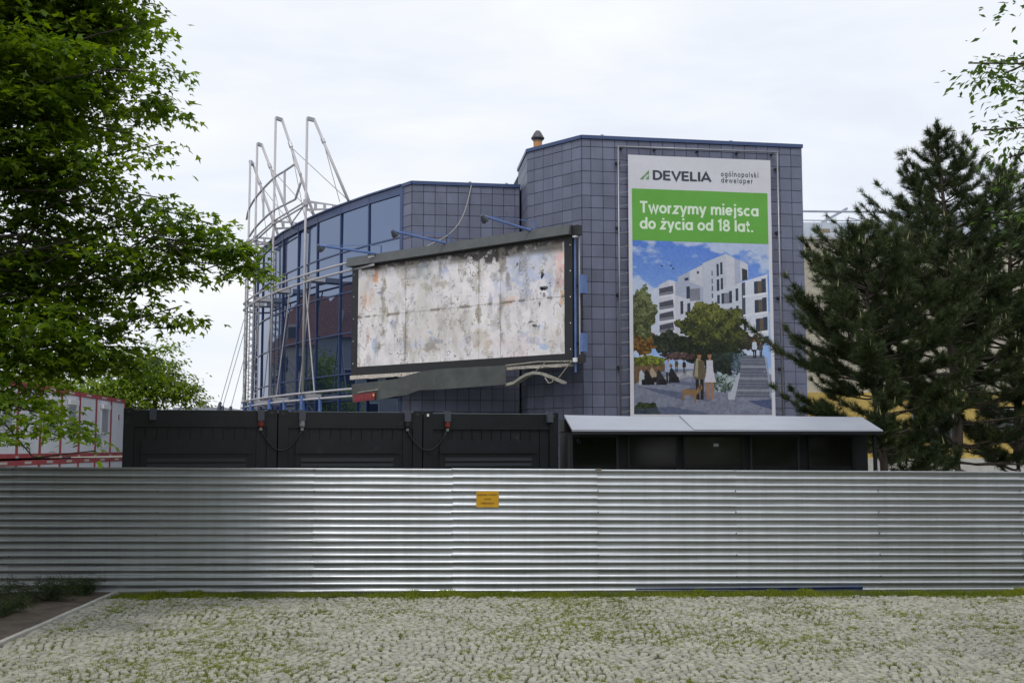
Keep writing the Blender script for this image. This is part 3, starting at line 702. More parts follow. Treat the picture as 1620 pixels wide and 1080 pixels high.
# low blue canopy below the lower ring
m_ = MB()
for kk in np.arange(4.2, 14, .5):
    A_, B_, C_, D_ = gp(kk, RR + 1.1), gp(kk + .5, RR + 1.1), gp(kk + .5, RR + .1), gp(kk, RR + .1)
    m_.hexa([(*A_, 4.02), (*D_, 4.02), (*C_, 4.02), (*B_, 4.02), (*A_, 4.22), (*D_, 4.22), (*C_, 4.22), (*B_, 4.22)])
m_.build('blue_canopy', M['bluemetal'], bld)

# chimney vent
cv = thing('chimney_vent', 'orange flue pipe with a dark conical cowl on the tower roof', 'chimney', (1.1, 47.6, 14.7)); q = (1.1, 47.6, 14.6)
MB().lathe(q, [(.185, 0), (.185, .76)], 16).build('flue', M['orange_pipe'], cv, smooth=True)
MB().lathe(q, [(.15, .76), (.15, .80), (.27, .80), (.29, .86), (.25, .92), (.16, 1.08), (.09, 1.17), (0, 1.2)], 16).build('cowl', M['cowl'], cv, smooth=True)
MB().lathe(q, [(.20, .72), (.215, .74), (.20, .77)], 16).build('collar', M['zinc'], cv)

# ================================================================ STEEL FRAME round the glass front
RO = RR + 1.0
fr = thing('steel_facade_frame', 'white steel tube frame with tall masts and curved rails in front of the glass', 'steel frame', (-10, 54, 0))
def rp(deg, z, r=RO): a = R(deg); return np.array([CC[0] + r * math.cos(a), CC[1] + r * math.sin(a), z])
def ring_at(px, py, r=RO):
    q = ray(px, py); a = q[0] ** 2 + q[1] ** 2; b = -2 * (q[0] * CC[0] + q[1] * CC[1]); c = CC @ CC - r * r; D = max(b * b - 4 * a * c, 0); t = (-b - math.sqrt(D)) / (2 * a)
    return np.array([q[0] * t, q[1] * t, ZC + q[2] * t])
AE = -139.6   # ring starts behind the board
def ring(z, a0, a1, rad, name, r=RO, n=40):
    pts_ = [rp(a, z, r) for a in np.linspace(a0, a1, n)]
    return MB().tube(pts_, rad, 6).build(name, M['white_steel'], fr, smooth=True)
endcap = -159.9
def ring_turn(z, rad, name):
    pts_ = [rp(a, z) for a in np.linspace(AE, endcap, 44)]
    c0 = rp(endcap, z, RO - 1.3)
    for t in np.linspace(0, 1, 9)[1:]:
        a = R(endcap) - t * math.pi * .9; pts_.append(c0 + 1.3 * np.array([math.cos(a), math.sin(a), 0]))
    return MB().tube(pts_, rad, 6).build(name, M['white_steel'], fr, smooth=True)
for z in (10.56, 10.20): ring_turn(z, .055, 'upper_ring_rail')
for z in (4.88, 4.56): ring_turn(z, .055, 'lower_ring_rail')
masts = [(-146.74, 18.3, 14.1), (-151.75, 19.5, 13.95), (-156.05, 19.1, 13.75), (-158.35, 18.6, 13.9), (-159.9, 14.0, 13.9), (-142.4, 10.5, 10.3)]
heads = [((497, 189), (551, 317)), ((446, 189), (497, 342)), ((414, 229), (463, 358)), ((404, 264), (440, 372))]
for i, (a, zt, zn) in enumerate(masts[:4]):
    MB().tube([rp(a, 4.2), rp(a, zt)], .062, 8).build('mast', M['white_steel'], fr, smooth=True)
    MB().tube([rp(a, 3.6), rp(a, 4.75)], .13, 6).build('mast_foot', M['bluemetal'], fr)
    # arms back to the wall at both ring levels
    for z in (10.38, 4.72):
        A_, B_ = rp(a, z), rp(a, z, RR + .05); d = (B_ - A_); l = np.linalg.norm(d); d = d[:2] / l
        MB().obox(A_[:2], d, .05, l, -.03, .03, z - .14, z + .14).build('wall_arm', M['white_steel'], fr)
        c_ = MB(); A2, B2, C2, D2 = rp(a - .35, z, RO - .06), rp(a + .35, z, RO - .06), rp(a + .35, z, RR + .06), rp(a - .35, z, RR + .06)
        c_.hexa([(*A2[:2], z - .13), (*B2[:2], z - .13), (*C2[:2], z - .13), (*D2[:2], z - .13), (*A2[:2], z - .11), (*B2[:2], z - .11), (*C2[:2], z - .11), (*D2[:2], z - .11)]); c_.build('arm_plate', M['zinc'], fr)
    # perforated bracket at roof level
    if i < 4:
        A_, B_ = rp(a, zn), rp(a, zn, RR - .9); d = B_ - A_; l = np.linalg.norm(d[:2]); d = d[:2] / l; zb = ZL + .08
        n_ = np.array([-d[1], d[0]]) * .03
        def V3(u, z, s): p = A_[:2] + d * u + n_ * s; return (p[0], p[1], z)
        top0, top1, bot0, bot1 = zn + .12, zn + .06, zn - .42, zn - .10
        zz = lambda u, t: (top0 + (top1 - top0) * u / l) * t + (bot0 + (bot1 - bot0) * u / l) * (1 - t)
        m_ = MB(); hs_ = 4
        # frame of the bracket: top chord, bottom chord and webs leaving holes
        for (u0, u1, t0, t1) in [(0, l, .78, 1), (0, l, 0, .22)] + [(l * q / hs_ - .03 if q else 0, l * q / hs_ + .10, .22, .78) for q in range(hs_ + 1) if q < hs_] + [(l - .12, l, .22, .78)]:
            m_.hexa([V3(u0, zz(u0, t0), 1), V3(u1, zz(u1, t0), 1), V3(u1, zz(u1, t0), -1), V3(u0, zz(u0, t0), -1), V3(u0, zz(u0, t1), 1), V3(u1, zz(u1, t1), 1), V3(u1, zz(u1, t1), -1), V3(u0, zz(u0, t1), -1)])
        m_.build('roof_bracket', M['white_steel'], fr)
        MB().tube([rp(a, zn - .14), rp(a, zn + .14)], .13, 8).build('node_sleeve', M['white_steel'], fr)
    if i < 4:
        ph, pr = heads[i]; T_ = rp(a, zt)
        H_ = atZ(ph[0], ph[1], zt - .05); H_ = T_ + (H_ - T_) * min(1, .62 / max(.01, np.linalg.norm(H_ - T_)))
        MB().tube([T_ + (0, 0, -.04), H_ + (0, 0, -.04)], .12, 4).build('mast_head', M['zinc'], fr)
        E_ = atZ(pr[0], pr[1], ZL + .05)
        MB().tube([H_, E_], .07, 6).build('back_strut', M['white_steel'], fr, smooth=True)
        mid = H_ + (E_ - H_) * .28; MB().tube([H_ + (E_ - H_) * .25, H_ + (E_ - H_) * .30], .10, 6).build('strut_sleeve', M['zinc'], fr)
        MB().tube([H_ + (E_ - H_) * .27, E_ + np.array([-.45, .35, 0]) * (1 + i * .2)], .018, 4).build('tie_rod', M['wire'], fr)
        if i: MB().tube([H_ + (E_ - H_) * .30, atZ(*heads[i - 1][1], ZL + .05)], .02, 4).build('stay_cable', M['wire'], fr)
# double beam between the nodes
for i in range(4):
    a, b = masts[i], masts[i + 1]
    for dz in (.05, -.13):
        MB().tube([rp(a[0], a[2] + dz), rp(b[0], b[2] + dz)], .05, 6).build('node_beam', M['white_steel'], fr, smooth=True)
    for r_ in (RO - .9,):
        MB().tube([rp(a[0], a[2] - .05), rp(b[0], b[2] - .05, r_)], .035, 6).build('roof_brace', M['white_steel'], fr)
# curved empty sign frame between the masts
def smooth_arc(pp): return [ring_at(360 + x / 4.32, 170 + y / 4.32) for x, y in pp]
up_ = smooth_arc([(130, 765), (145, 700), (180, 635), (240, 560), (320, 480), (390, 435), (463, 385)])
lo_ = smooth_arc([(150, 880), (200, 810), (300, 715), (390, 665), (463, 628)])
def sub(p, k=4):
    p = np.array(p); t = np.arange(len(p)); tt = np.linspace(0, len(p) - 1, (len(p) - 1) * k + 1); 
    out_ = []
    for x in tt:
        i = min(int(x), len(p) - 2); f_ = x - i; p0, p1, p2, p3 = p[max(i - 1, 0)], p[i], p[i + 1], p[min(i + 2, len(p) - 1)]
        out_.append(.5 * ((2 * p1) + (-p0 + p2) * f_ + (2 * p0 - 5 * p1 + 4 * p2 - p3) * f_ ** 2 + (-p0 + 3 * p1 - 3 * p2 + p3) * f_ ** 3))
    return out_
MB().tube(sub(up_), .062, 6).build('sign_frame_arc', M['white_steel'], fr, smooth=True)
MB().tube(sub(lo_), .062, 6).build('sign_frame_arc', M['white_steel'], fr, smooth=True)
e1, e2 = smooth_arc([(500, 455), (500, 515)]); MB().tube([up_[-1], e1, e2, lo_[-1]], .062, 6).build('sign_frame_end', M['white_steel'], fr)
for x, y0, y1 in ((390, 435, 655), (245, 560, 770)): MB().tube(smooth_arc([(x, y0), (x, y1)]), .06, 6).build('sign_frame_strut', M['white_steel'], fr)
# lattice columns at the far left end
for a in (-159.2, -157.3):
    for dr in (0, -.5): MB().tube([rp(a, 4.0, RO + dr), rp(a, 13.6 if a < -158 else 10.4, RO + dr)], .035, 6).build('lattice_chord', M['white_steel'], fr)
    m_ = MB(); 
    for k_ in range(23 if a < -158 else 15):
        z = 4.3 + k_ * .4; m_.tube([rp(a, z, RO), rp(a, z + .2, RO - .5)], .025, 4); m_.tube([rp(a, z + .2, RO - .5), rp(a, z + .4, RO)], .025, 4)
    m_.build('lattice_web', M['white_steel'], fr)
# long raking rods between the rings and the wall
for a, b in ((-146.9, -145.6), (-149.0, -151.2), (-151.9, -153.9), (-155, -156.9), (-146.2, -147.6)):
    MB().tube([rp(a, 10.2, RO - .1), rp(b, 4.75, RO - .15)], .035, 6).build('raking_rod', M['white_steel'], fr)
for a in (-149.3, -144.6): MB().tube([rp(a, 3.6), rp(a, 4.6)], .09, 6).build('blue_stub', M['bluemetal'], fr)
# guy ropes down to the left
gy_ = thing('guy_ropes', 'thin steel guy ropes running down to the left of the frame', 'guy ropes', (-15.5, 62, 0))
for (x0, y0), (x1, y1) in (((386, 505), (344, 645)), ((388, 520), (348, 650)), ((392, 545), (362, 648)), ((394, 560), (378, 655))):
    A_, B_ = atY(x0, y0, 65), atY(x1, y1 + 8, 60); MB().tube([A_, B_], .022, 4).build('rope', M['wire'], gy_)
    MB().tube([B_ + (A_ - B_) * .02, B_ + (A_ - B_) * .10], .09, 6).build('tensioner', M['socket'], gy_)

# ================================================================ BILLBOARD
BA, BB = np.array([-7.10, 50.1]), np.array([2.30, 42.5]); bd = (BB - BA) / np.linalg.norm(BB - BA); BLn = np.linalg.norm(BB - BA)
bn = np.array([bd[1], -bd[0]])
board = thing('billboard', 'large weathered billboard with torn faded poster and black frame', 'billboard', (*((BA + BB) / 2), 5.4))
def bb(u0, u1, w0, w1, z0, z1, nm, m_, par=None, lab=None): return MB().obox(BA, bd, u0, u1, w0, w1, z0, z1).build(nm, m_, par or board, label=lab)
def bpt(u, w, z): p = BA + bd * u + bn * w; return np.array([p[0], p[1], z])
def bpx(px, py, w=0.0): q = on_plane(px, py, (*(BA + bn * w), 0), (*bn, 0)); return float((q[:2] - BA) @ bd), float(q[2])
uL, zTL = bpx(567.3, 426.3); uR, zTR = bpx(892.6, 373.9); _, zBL = bpx(565.2, 581.9); _, zBR = bpx(892, 557.6)
zt_, zb_ = (zTL + zTR) / 2, (zBL + zBR) / 2
zbf = zb_ - .36
bb(0, BLn, -.35, -.06, zbf, zt_ + .1, 'backing', M['frame_black'])
bb(.0, uL - .002, -.06, .0, zbf, zt_ + .1, 'frame_side', M['frame_black']); bb(uR + .002, BLn - .03, -.06, .0, zbf, zt_ + .1, 'frame_side', M['frame_black'])
bb(uL, uR, -.06, -.002, zbf + .003, zb_ - .002, 'frame_bottom', M['frame_black'])
bb(uL, uR, -.06, -.002, zt_ + .002, zt_ + .1, 'frame_top', M['frame_black'])
# header fascia box
h_ = MB(); zh0, zh1 = zt_ + .06, zt_ + .46
h_.hexa([bpt(-.12, .30, zh0), bpt(BLn + .02, .30, zh0 + .02), bpt(BLn + .02, -.35, zh0 + .02), bpt(-.12, -.35, zh0), bpt(-.12, .22, zh1), bpt(BLn + .02, .22, zh1), bpt(BLn + .02, -.35, zh1), bpt(-.12, -.35, zh1)])
h_.build('header_fascia', M['fascia'], board)
# right side pipes + brackets to the tower
for u in (BLn + .03,): MB().tube([bpt(u, -.1, zbf - .35), bpt(u, -.1, zt_ + .2)], .045, 6).build('edge_pipe', M['bluemetal'], board)
MB().tube([bpt(BLn + .12, -.25, zbf), bpt(BLn + .12, -.25, zt_ + .2)], .03, 6).build('edge_pipe', M['white_steel'], board)
for z in (zbf + .75, zt_ - 1.8):
    f_ = MB(); f_.tube([bpt(BLn + .1, -.3, z), (2.74, 45.03, z)], .05, 5); f_.obox(BA, bd, BLn + .28, BLn + .40, -.35, -.05, z - .35, z + .35); f_.build('wall_bracket', M['bluemetal'], board)
bb(BLn + .02, BLn + .34, -.15, .12, zt_ + .05, zt_ + .42, 'junction_box', M['frame_black']); bb(BLn + .06, BLn + .22, -.05, .10, zt_ - .03, zt_ + .04, 'cable_gland', M['white'])
bb(BLn + .03, BLn + .20, -.05, .08, zbf + .02, zbf + .18, 'connector_box', M['white']); bb(BLn + .2, BLn + .5, -.1, .0, zbf + .0, zbf + .3, 'dark_clamp', M['frame_black'])
rv = MB()
for z in np.linspace(zbf + .5, zt_ - .3, 5): rv.obox(BA, bd, uR + .26, uR + .30, .0, .012, z, z + .04); rv.obox(BA, bd, .10, .13, .0, .012, z, z + .04)
rv.build('rivets', M['white'], board, kind='stuff')
# poster print: painted in code
def vnoise(h, w, sx, sy, seed, octv=5, rough=.55):
    r_ = np.random.default_rng(seed); o_ = np.zeros((h, w)); amp = 1; tot = 0
    for k_ in range(octv):
        gh, gw = max(2, int(h / sy * 2 ** k_) + 2), max(2, int(w / sx * 2 ** k_) + 2); g_ = r_.random((gh, gw))
        yy = np.linspace(0, gh - 1.001, h); xx = np.linspace(0, gw - 1.001, w); yi, xi = yy.astype(int), xx.astype(int); fy_, fx_ = (yy - yi)[:, None], (xx - xi)[None]
        fy_ = fy_ * fy_ * (3 - 2 * fy_); fx_ = fx_ * fx_ * (3 - 2 * fx_)
        v = (g_[yi][:, xi] * (1 - fx_) + g_[yi][:, xi + 1] * fx_) * (1 - fy_) + (g_[yi + 1][:, xi] * (1 - fx_) + g_[yi + 1][:, xi + 1] * fx_) * fy_
        o_ += v * amp; tot += amp; amp *= rough
    return o_ / tot
PH, PW = 470, 960
U, V_ = np.meshgrid(np.linspace(0, 1, PW), np.linspace(0, 1, PH))
A = np.zeros((PH, PW, 3)) + np.array([.83, .825, .85])
n1 = vnoise(PH, PW, 120, 160, 1); n2 = vnoise(PH, PW, 60, 110, 2); n3 = vnoise(PH, PW, 30, 30, 3, 4); n4 = vnoise(PH, PW, 26, 90, 4); n5 = vnoise(PH, PW, 200, 200, 5); n6 = vnoise(PH, PW, 14, 16, 6, 3)
def lay(mask, col, a=1.0):
    global A; mk = np.clip(mask, 0, 1)[..., None] * a; A = A * (1 - mk) + np.array(col) * mk
def blob(u, v, ru, rv_, nz, th=.5, soft=.06, k_=.75):
    d_ = ((U - u) / ru) ** 2 + ((V_ - v) / rv_) ** 2; f_ = np.exp(-d_ * 1.1) * k_ + (nz - .5) * 1.9 * np.exp(-d_ * .35) + (n3 - .5) * .9 + (n6 - .5) * .5
    return np.clip((f_ - th + .15) / (soft * 4.5), 0, 1) * np.clip(.55 + 2.2 * (n3 - .42), .25, 1)
A *= (1 + (n5 - .5)[..., None] * .12); A *= (1 + (n3 - .5)[..., None] * .16); A *= 1.03
lay((n1 - .60) / .04, (.77, .76, .75), .6); lay((n2 - .68) / .03, (.70, .68, .64), .45)
for b_ in [(.82, .22, .16, .3, n2, (.62, .68, .84)), (.93, .12, .1, .12, n1, (.60, .67, .78)), (.72, .35, .06, .2, n4, (.70, .74, .88)), (.88, .86, .06, .09, n3, (.50, .64, .84)), (.83, .80, .04, .06, n3, (.52, .66, .85)),
           (.46, .14, .06, .10, n1, (.62, .66, .82)), (.36, .2, .025, .22, n4, (.52, .56, .62)), (.42, .78, .05, .08, n3, (.55, .62, .76)), (.12, .28, .04, .1, n4, (.42, .46, .56)), (.28, .82, .13, .05, n2, (.74, .76, .86)), (.09, .8, .02, .16, n4, (.60, .66, .80)),
           (.30, .14, .07, .07, n1, (.55, .58, .62)), (.19, .60, .015, .05, n3, (.6, .66, .8)), (.55, .83, .08, .07, n2, (.74, .73, .82)), (.80, .9, .12, .12, n5, (.82, .77, .80)), (.97, .88, .06, .14, n5, (.84, .79, .78))]:
    lay(blob(*b_[:5]), b_[5], .72)
for b_ in [(.10, .10, .014, .18, n4, (.82, .48, .34)), (.05, .30, .05, .18, n4, (.88, .74, .66)), (.98, .14, .03, .26, n4, (.86, .64, .62)), (.99, .5, .01, .05, n3, (.85, .62, .42)), (.06, .66, .02, .10, n4, (.88, .74, .66)), (.76, .5, .03, .06, n3, (.86, .74, .68))]:
    lay(blob(*b_[:5]), b_[5], .7)
for b_ in [(.14, .38, .025, .3, n4, (.56, .53, .47)), (.70, .26, .05, .20, n2, (.58, .55, .49)), (.74, .2, .03, .14, n4, (.50, .46, .42)), (.44, .27, .13, .05, n1, (.62, .60, .56)), (.62, .56, .02, .16, n4, (.60, .57, .52)), (.14, .78, .02, .14, n4, (.48, .46, .42)), (.40, .86, .04, .10, n2, (.56, .52, .48)), (.64, .86, .05, .12, n2, (.70, .64, .58)), (.16, .50, .02, .08, n4, (.5, .47, .40))]:
    lay(blob(*b_[:5]), b_[5], .72)
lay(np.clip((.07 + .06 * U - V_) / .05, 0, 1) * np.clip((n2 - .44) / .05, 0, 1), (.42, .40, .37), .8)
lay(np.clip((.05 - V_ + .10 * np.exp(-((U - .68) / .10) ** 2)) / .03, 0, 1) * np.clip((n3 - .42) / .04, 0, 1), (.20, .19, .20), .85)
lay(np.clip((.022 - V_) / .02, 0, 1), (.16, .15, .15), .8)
spk = (n6 > .80) & (n1 > .52); lay(spk.astype(float), (.42, .41, .40), .5)
lay(((n6 > .80) & (n2 > .60)).astype(float), (.18, .17, .18), .8)
edge = np.abs(n2 - .545) < .006; lay(edge.astype(float) * (n4 > .5), (.45, .43, .42), .6)
edge = np.abs(n1 - .56) < .005; lay(edge.astype(float) * (n3 > .48), (.30, .28, .27), .6)
for u, v, ru, rv_ in ((.905, .30, .004, .07), (.910, .24, .005, .04), (.915, .42, .012, .02), (.900, .47, .006, .03), (.915, .48, .006, .02), (.965, .08, .0, .0), (.87, .74, .008, .012), (.86, .70, .012, .008), (.895, .55, .004, .02)):
    if ru: lay(blob(u, v, ru * 1.2, rv_ * 1.1, n6, .55, .03, 1.0), (.04, .04, .05), 1)
lay(np.clip((n4 - .60) / .05, 0, 1) * np.clip((n3 - .54) / .05, 0, 1), (.66, .65, .63), .5); lay(np.clip((n6 - .70) / .05, 0, 1) * np.clip((n5 - .50) / .05, 0, 1), (.62, .60, .57), .5)
lay((n4[:, :] > .60) * (np.abs((n3 - .5)) < .02), (.5, .48, .46), .5)
for uj in (.258, .622, .722):
    if uj == .722: pass
    lay(np.exp(-((U - uj) / .0016) ** 2) * (.3 + n3), (.55, .54, .54), .6); lay(np.exp(-((U - uj) / .008) ** 2) * np.clip((n4 - .54) / .05, 0, 1), (.55, .50, .44), .6)
lay(np.exp(-((V_ - .505) / .0016) ** 2), (.5, .48, .47), .7); lay(np.exp(-((V_ - .505) / .014) ** 2) * np.clip((n3 - .52) / .03, 0, 1), (.45, .42, .38), .8)
A *= (1 - .10 * np.clip((n4 - .45) * 3, 0, 1))[..., None] ; A[..., :] *= np.array([.985, .98, .99])
M['poster'] = img_mat('torn_poster_print', np.clip(A ** .82 * 1.06 * np.array([1.0, .99, .965]), 0, 1), .75, .2)
us_ = [0, .258, .622, .722, 1]; vs_ = [0, .505, 1]
for i in range(4):
    for j in range(2):
        m_ = MB(); nu, nv = 6, 6
        for a in range(nu):
            for b in range(nv):
                qs = []
                uvs = []
                for (x_, y_) in ((a, b + 1), (a + 1, b + 1), (a + 1, b), (a, b)):
                    fu = us_[i] + (us_[i + 1] - us_[i]) * (.0012 + .9976 * x_ / nu); fv = vs_[j] + (vs_[j + 1] - vs_[j]) * (.0015 + .997 * y_ / nv)
                    uu = uL + (uR - uL) * fu; zz_ = zt_ + (zb_ - zt_) * fv; wv = .003 + .006 * math.sin(x_ * 1.3 + i) * math.sin(y_ * 1.1 + j) + .003 * ((i + j) % 2)
                    qs.append(bpt(uu, wv, zz_)); uvs.append((fu, 1 - fv))
                m_.quad(*qs, uv=uvs)
        m_.build('poster_panel', M['poster'], board, uv=True)
# torn paper flakes standing off the board
fl = MB()
for k_ in range(90):
    u = uL + (uR - uL) * random.random(); z = zb_ + (zt_ - zb_) * (random.random() ** .8); s_ = random.uniform(.03, .11)
    a = bpt(u, .012, z); b = bpt(u + s_, .012, z + random.uniform(-.02, .03)); c = bpt(u + s_ * .6, .03 + s_ * .5, z - s_ * random.uniform(.5, 1.3)); fl.poly([a, b, c])
fl.build('torn_paper', M['banner_white'], board, kind='stuff')
# white peeling ledge under the frame, irregular
lg = MB(); n_ = 40
for k_ in range(n_):
    u0, u1 = -.02 + (BLn * .985) * k_ / n_, -.02 + (BLn * .985) * (k_ + 1) / n_; z1_ = zbf - .01; th = .17 - .07 * k_ / n_ + random.uniform(-.015, .02)
    lg.hexa([bpt(u0, .05, z1_ - th), bpt(u1, .05, z1_ - th), bpt(u1, -.3, z1_ - th), bpt(u0, -.3, z1_ - th), bpt(u0, .05, z1_), bpt(u1, .05, z1_), bpt(u1, -.3, z1_), bpt(u0, -.3, z1_)])
lg.build('peeling_ledge', M['peel'], board)
# sagging lower fascia (torn off on the left)
tops = [(556, 608), (580, 605), (605, 602), (628, 599), (645, 593), (665, 588), (690, 584), (720, 582), (760, 580), (800, 578)]
bots = [(558, 636), (580, 634), (605, 631), (625, 627), (645, 624), (662, 617), (690, 616), (720, 614), (760, 611), (800, 608)]
fs = MB()
wofs = [.55, .5, .45, .42, .34, .22, .16, .1, .08, .08]
for k_ in range(len(tops) - 1):
    q = []
    for kk in (k_, k_ + 1):
        ut, zt2 = bpx(*tops[kk], wofs[kk]); ub, zb2 = bpx(*bots[kk], wofs[kk] + .05); q.append((ut, zt2, ub, zb2, wofs[kk]))
    (a, az, a2, az2, aw), (b, bz, b2, bz2, bw) = q
    fs.hexa([bpt(a2, aw + .05, az2), bpt(b2, bw + .05, bz2), bpt(b2, bw + .03, bz2), bpt(a2, aw + .03, az2), bpt(a, aw, az), bpt(b, bw, bz), bpt(b, bw - .02, bz), bpt(a, aw - .02, az)])
    fs.hexa([bpt(a, aw - .03, az - .01), bpt(b, bw - .03, bz - .01), bpt(b, bw - .32, bz - .01), bpt(a, aw - .32, az - .01), bpt(a, aw - .03, az + .008), bpt(b, bw - .03, bz + .008), bpt(b, bw - .32, bz + .008), bpt(a, aw - .32, az + .008)])
sagf = fs.build('sagging_fascia', M['fascia2'], board)
ua, za = bpx(558, 624, .62); ub, zb3 = bpx(593, 619.5, .62); ua2, za2 = bpx(559, 636.5, .62); ub2, zb4 = bpx(593, 632, .62)
m_ = MB(); m_.quad(bpt(ua2, .63, za2), bpt(ub2, .63, zb4), bpt(ub, .61, zb3), bpt(ua, .61, za)); M['red_sign'] = mat('red_sign_print', (.16, .012, .02), .5)
rs = m_.build('red_name_plate', M['red_sign'], board)
M['dim_red'] = mat('dull_red_letters', (.38, .07, .06), .5)
wl = MB()      # the name is too worn to read: only remains of strokes
for k_ in range(13):
    x_ = ua + .10 + (ub - ua - .32) * k_ / 12; hz = za2 + .07 + (zb4 - za2) * (x_ - ua) / (ub - ua); hh_ = (.24 if k_ % 5 == 0 else .15) * (.85 + .3 * ((k_ * 7) % 5) / 4); sl_ = .02 * ((k_ % 3) - 1)
    wl.quad(bpt(x_, .645, hz), bpt(x_ + .03, .645, hz + .004), bpt(x_ + .03 + sl_, .64, hz + hh_), bpt(x_ + sl_, .64, hz + hh_ - .004))
wl.build('worn_lettering', M['dim_red'], board, kind='stuff')
M['orange'] = mat('orange_dot', (.8, .35, .08), .5)
pc = bpt(ub - .06, .64, (zb3 + zb4) / 2 + .03); m_ = MB(); m_.poly([pc + np.array([bd[0] * .06 * math.cos(t), bd[1] * .06 * math.cos(t), .06 * math.sin(t)]) for t in np.linspace(0, 6.28, 13)[:-1]]); m_.build('orange_dot', M['orange'], board)
u0, z0 = bpx(566, 622, .6); u1, z1 = bpx(597, 617, .6); MB().tube([bpt(u0, .6, z0 + .03), bpt(u1, .55, z1 + .03)], .03, 5).build('trim_strip', M['tray'], board)
# second exposed ledge bit at right + bent tray + hangers
u0, z0 = bpx(800, 585, .0); u1, z1 = bpx(897, 574, .0)
bb(u0, u1 - .1, -.3, -.05, z1 - .10, z1 + .02, 'rusty_ledge', M['peel'])
tp = [(800, 606), (812, 603), (822, 596), (832, 590), (843, 587), (855, 588), (868, 593), (880, 598), (889, 602)]
tb = MB(); tw = [.1, .2, .32, .42, .5, .5, .45, .4, .35]; q = [bpx(x, y, w) for (x, y), w in zip(tp, tw)]
for k_ in range(len(q) - 1):
    (a, az), (b, bz) = q[k_], q[k_ + 1]; aw, bw = tw[k_], tw[k_ + 1]; th = .11
    tb.hexa([bpt(a, aw, az - th), bpt(b, bw, bz - th), bpt(b, bw - .3, bz - th), bpt(a, aw - .3, az - th), bpt(a, aw, az), bpt(b, bw, bz), bpt(b, bw - .3, bz - .03), bpt(a, aw - .3, az - .03)])
tb.build('bent_tray', M['tray'], board)
for (x0, y0), (x1, y1), w_ in (((848, 586), (862, 574), .3), ((884, 597), (904, 572), .2), ((862, 597), (868, 606), .45), ((868, 606), (874, 604), .45), ((874, 604), (876, 598), .45)):
    a = bpx(x0, y0, w_); b = bpx(x1, y1, w_); MB().tube([bpt(a[0], w_, a[1]), bpt(b[0], w_, b[1])], .022, 5).build('hanger_wire', M['tray'], board)
u0, z0 = bpx(800, 578, .1); u1, z1 = bpx(905, 571, .1); MB().tube([bpt(u0, .1, z0), bpt((u0 + u1) / 2, .12, (z0 + z1) / 2 + .06), bpt(u1, .1, z1)], .03, 5).build('loose_rail', M['tray'], board)
# floodlight arms
for (hx, hy), (bx_, by_), (cx_, cy_) in (((503, 388), (594, 402), (603, 393)), ((620, 365), (704, 380), (711, 371)), ((762, 341), (838, 361), (845, 347))):
    ub_, zb5 = bpx(bx_, by_, .25); B_ = bpt(ub_, .2, zh1 + .0)
    n3d = np.array([*bn, 0]); H_ = on_plane(hx, hy, (*(BA + bn * 2.4), 0), n3d)
    MB().tube([B_, H_], .055, 6).build('lamp_arm', M['bluemetal'], board)
    uc, zc_ = bpx(cx_, cy_, -.15); C_ = bpt(uc, -.15, zh1); C2 = C_ + (0, 0, .42)
    MB().tube([C_, C2], .035, 5).build('lamp_stay_post', M['bluemetal'], board); MB().tube([C2, B_ + (H_ - B_) * .85 + (0, 0, .05)], .016, 4).build('lamp_stay', M['bluemetal'], board)
    hd = MB(); hx_ = np.array([*(-bn), -.5]); hx_ /= np.linalg.norm(hx_); hd.tube([H_ + (0, 0, .02), H_ + hx_ * .14 + (0, 0, -.02), H_ + hx_ * .26 + (0, 0, -.06)], [.06, .13, .16], 10); hd.build('floodlight', M['socket'], board, smooth=False)
    MB().tube([H_ + hx_ * .255 + (0, 0, -.06), H_ + hx_ * .27 + (0, 0, -.062)], .14, 10).build('lamp_glass', M['white'], board)
# loose cable from the roof
A_ = atY(746, 291, 48.75); B_ = bpt(bpx(673, 387, .1)[0], .1, zh1)
tt = np.linspace(0, 1, 14); cb = [A_ + (B_ - A_) * t + np.array([.35 * math.sin(t * 3.14), 0, -.55 * math.sin(t * 3.14) * (1 - .2 * t)]) for t in tt]
tag(MB().tube(cb, .028, 5).build('loose_cable', M['wire'], smooth=True), 'loose pale cable hanging from the low roof edge to the billboard', 'cable')

# ================================================================ BANNER
w0 = K[1]; _, wd_, wl_ = seg(K[1], K[0])
ban = thing('advertising_banner', 'tall white and green developer banner with apartment picture on the tower wall', 'banner', (*(w0 + wd_ * 4.8), 3.5))
def wb(u0, u1, w_0, w_1, z0, z1, nm, m_, par=None): return MB().obox(w0, wd_, u0, u1, w_0, w_1, z0, z1).build(nm, m_, par or ban)
b0, b1, bz0, bz1 = 1.84, 7.86, 3.50, 14.06
wavy = MB(); nu, nv = 14, 30
def wpt(u, w, z): p = w0 + wd_ * u + np.array([wd_[1], -wd_[0]]) * w; return (p[0], p[1], z)
wv = lambda u, z: .295 + .010 * math.sin(u * 2.2 + z * .7) + .008 * math.sin(z * 2.3 + u)
for i in range(nu):
    for j in range(nv):
        q = [(b0 + (b1 - b0) * x / nu, bz0 + (bz1 - bz0) * y / nv) for x, y in ((i, j), (i + 1, j), (i + 1, j + 1), (i, j + 1))]
        wavy.quad(*[wpt(u, wv(u, z), z) for u, z in q]); 
wavy.build('banner_cloth', M['banner_white'], ban, smooth=True)
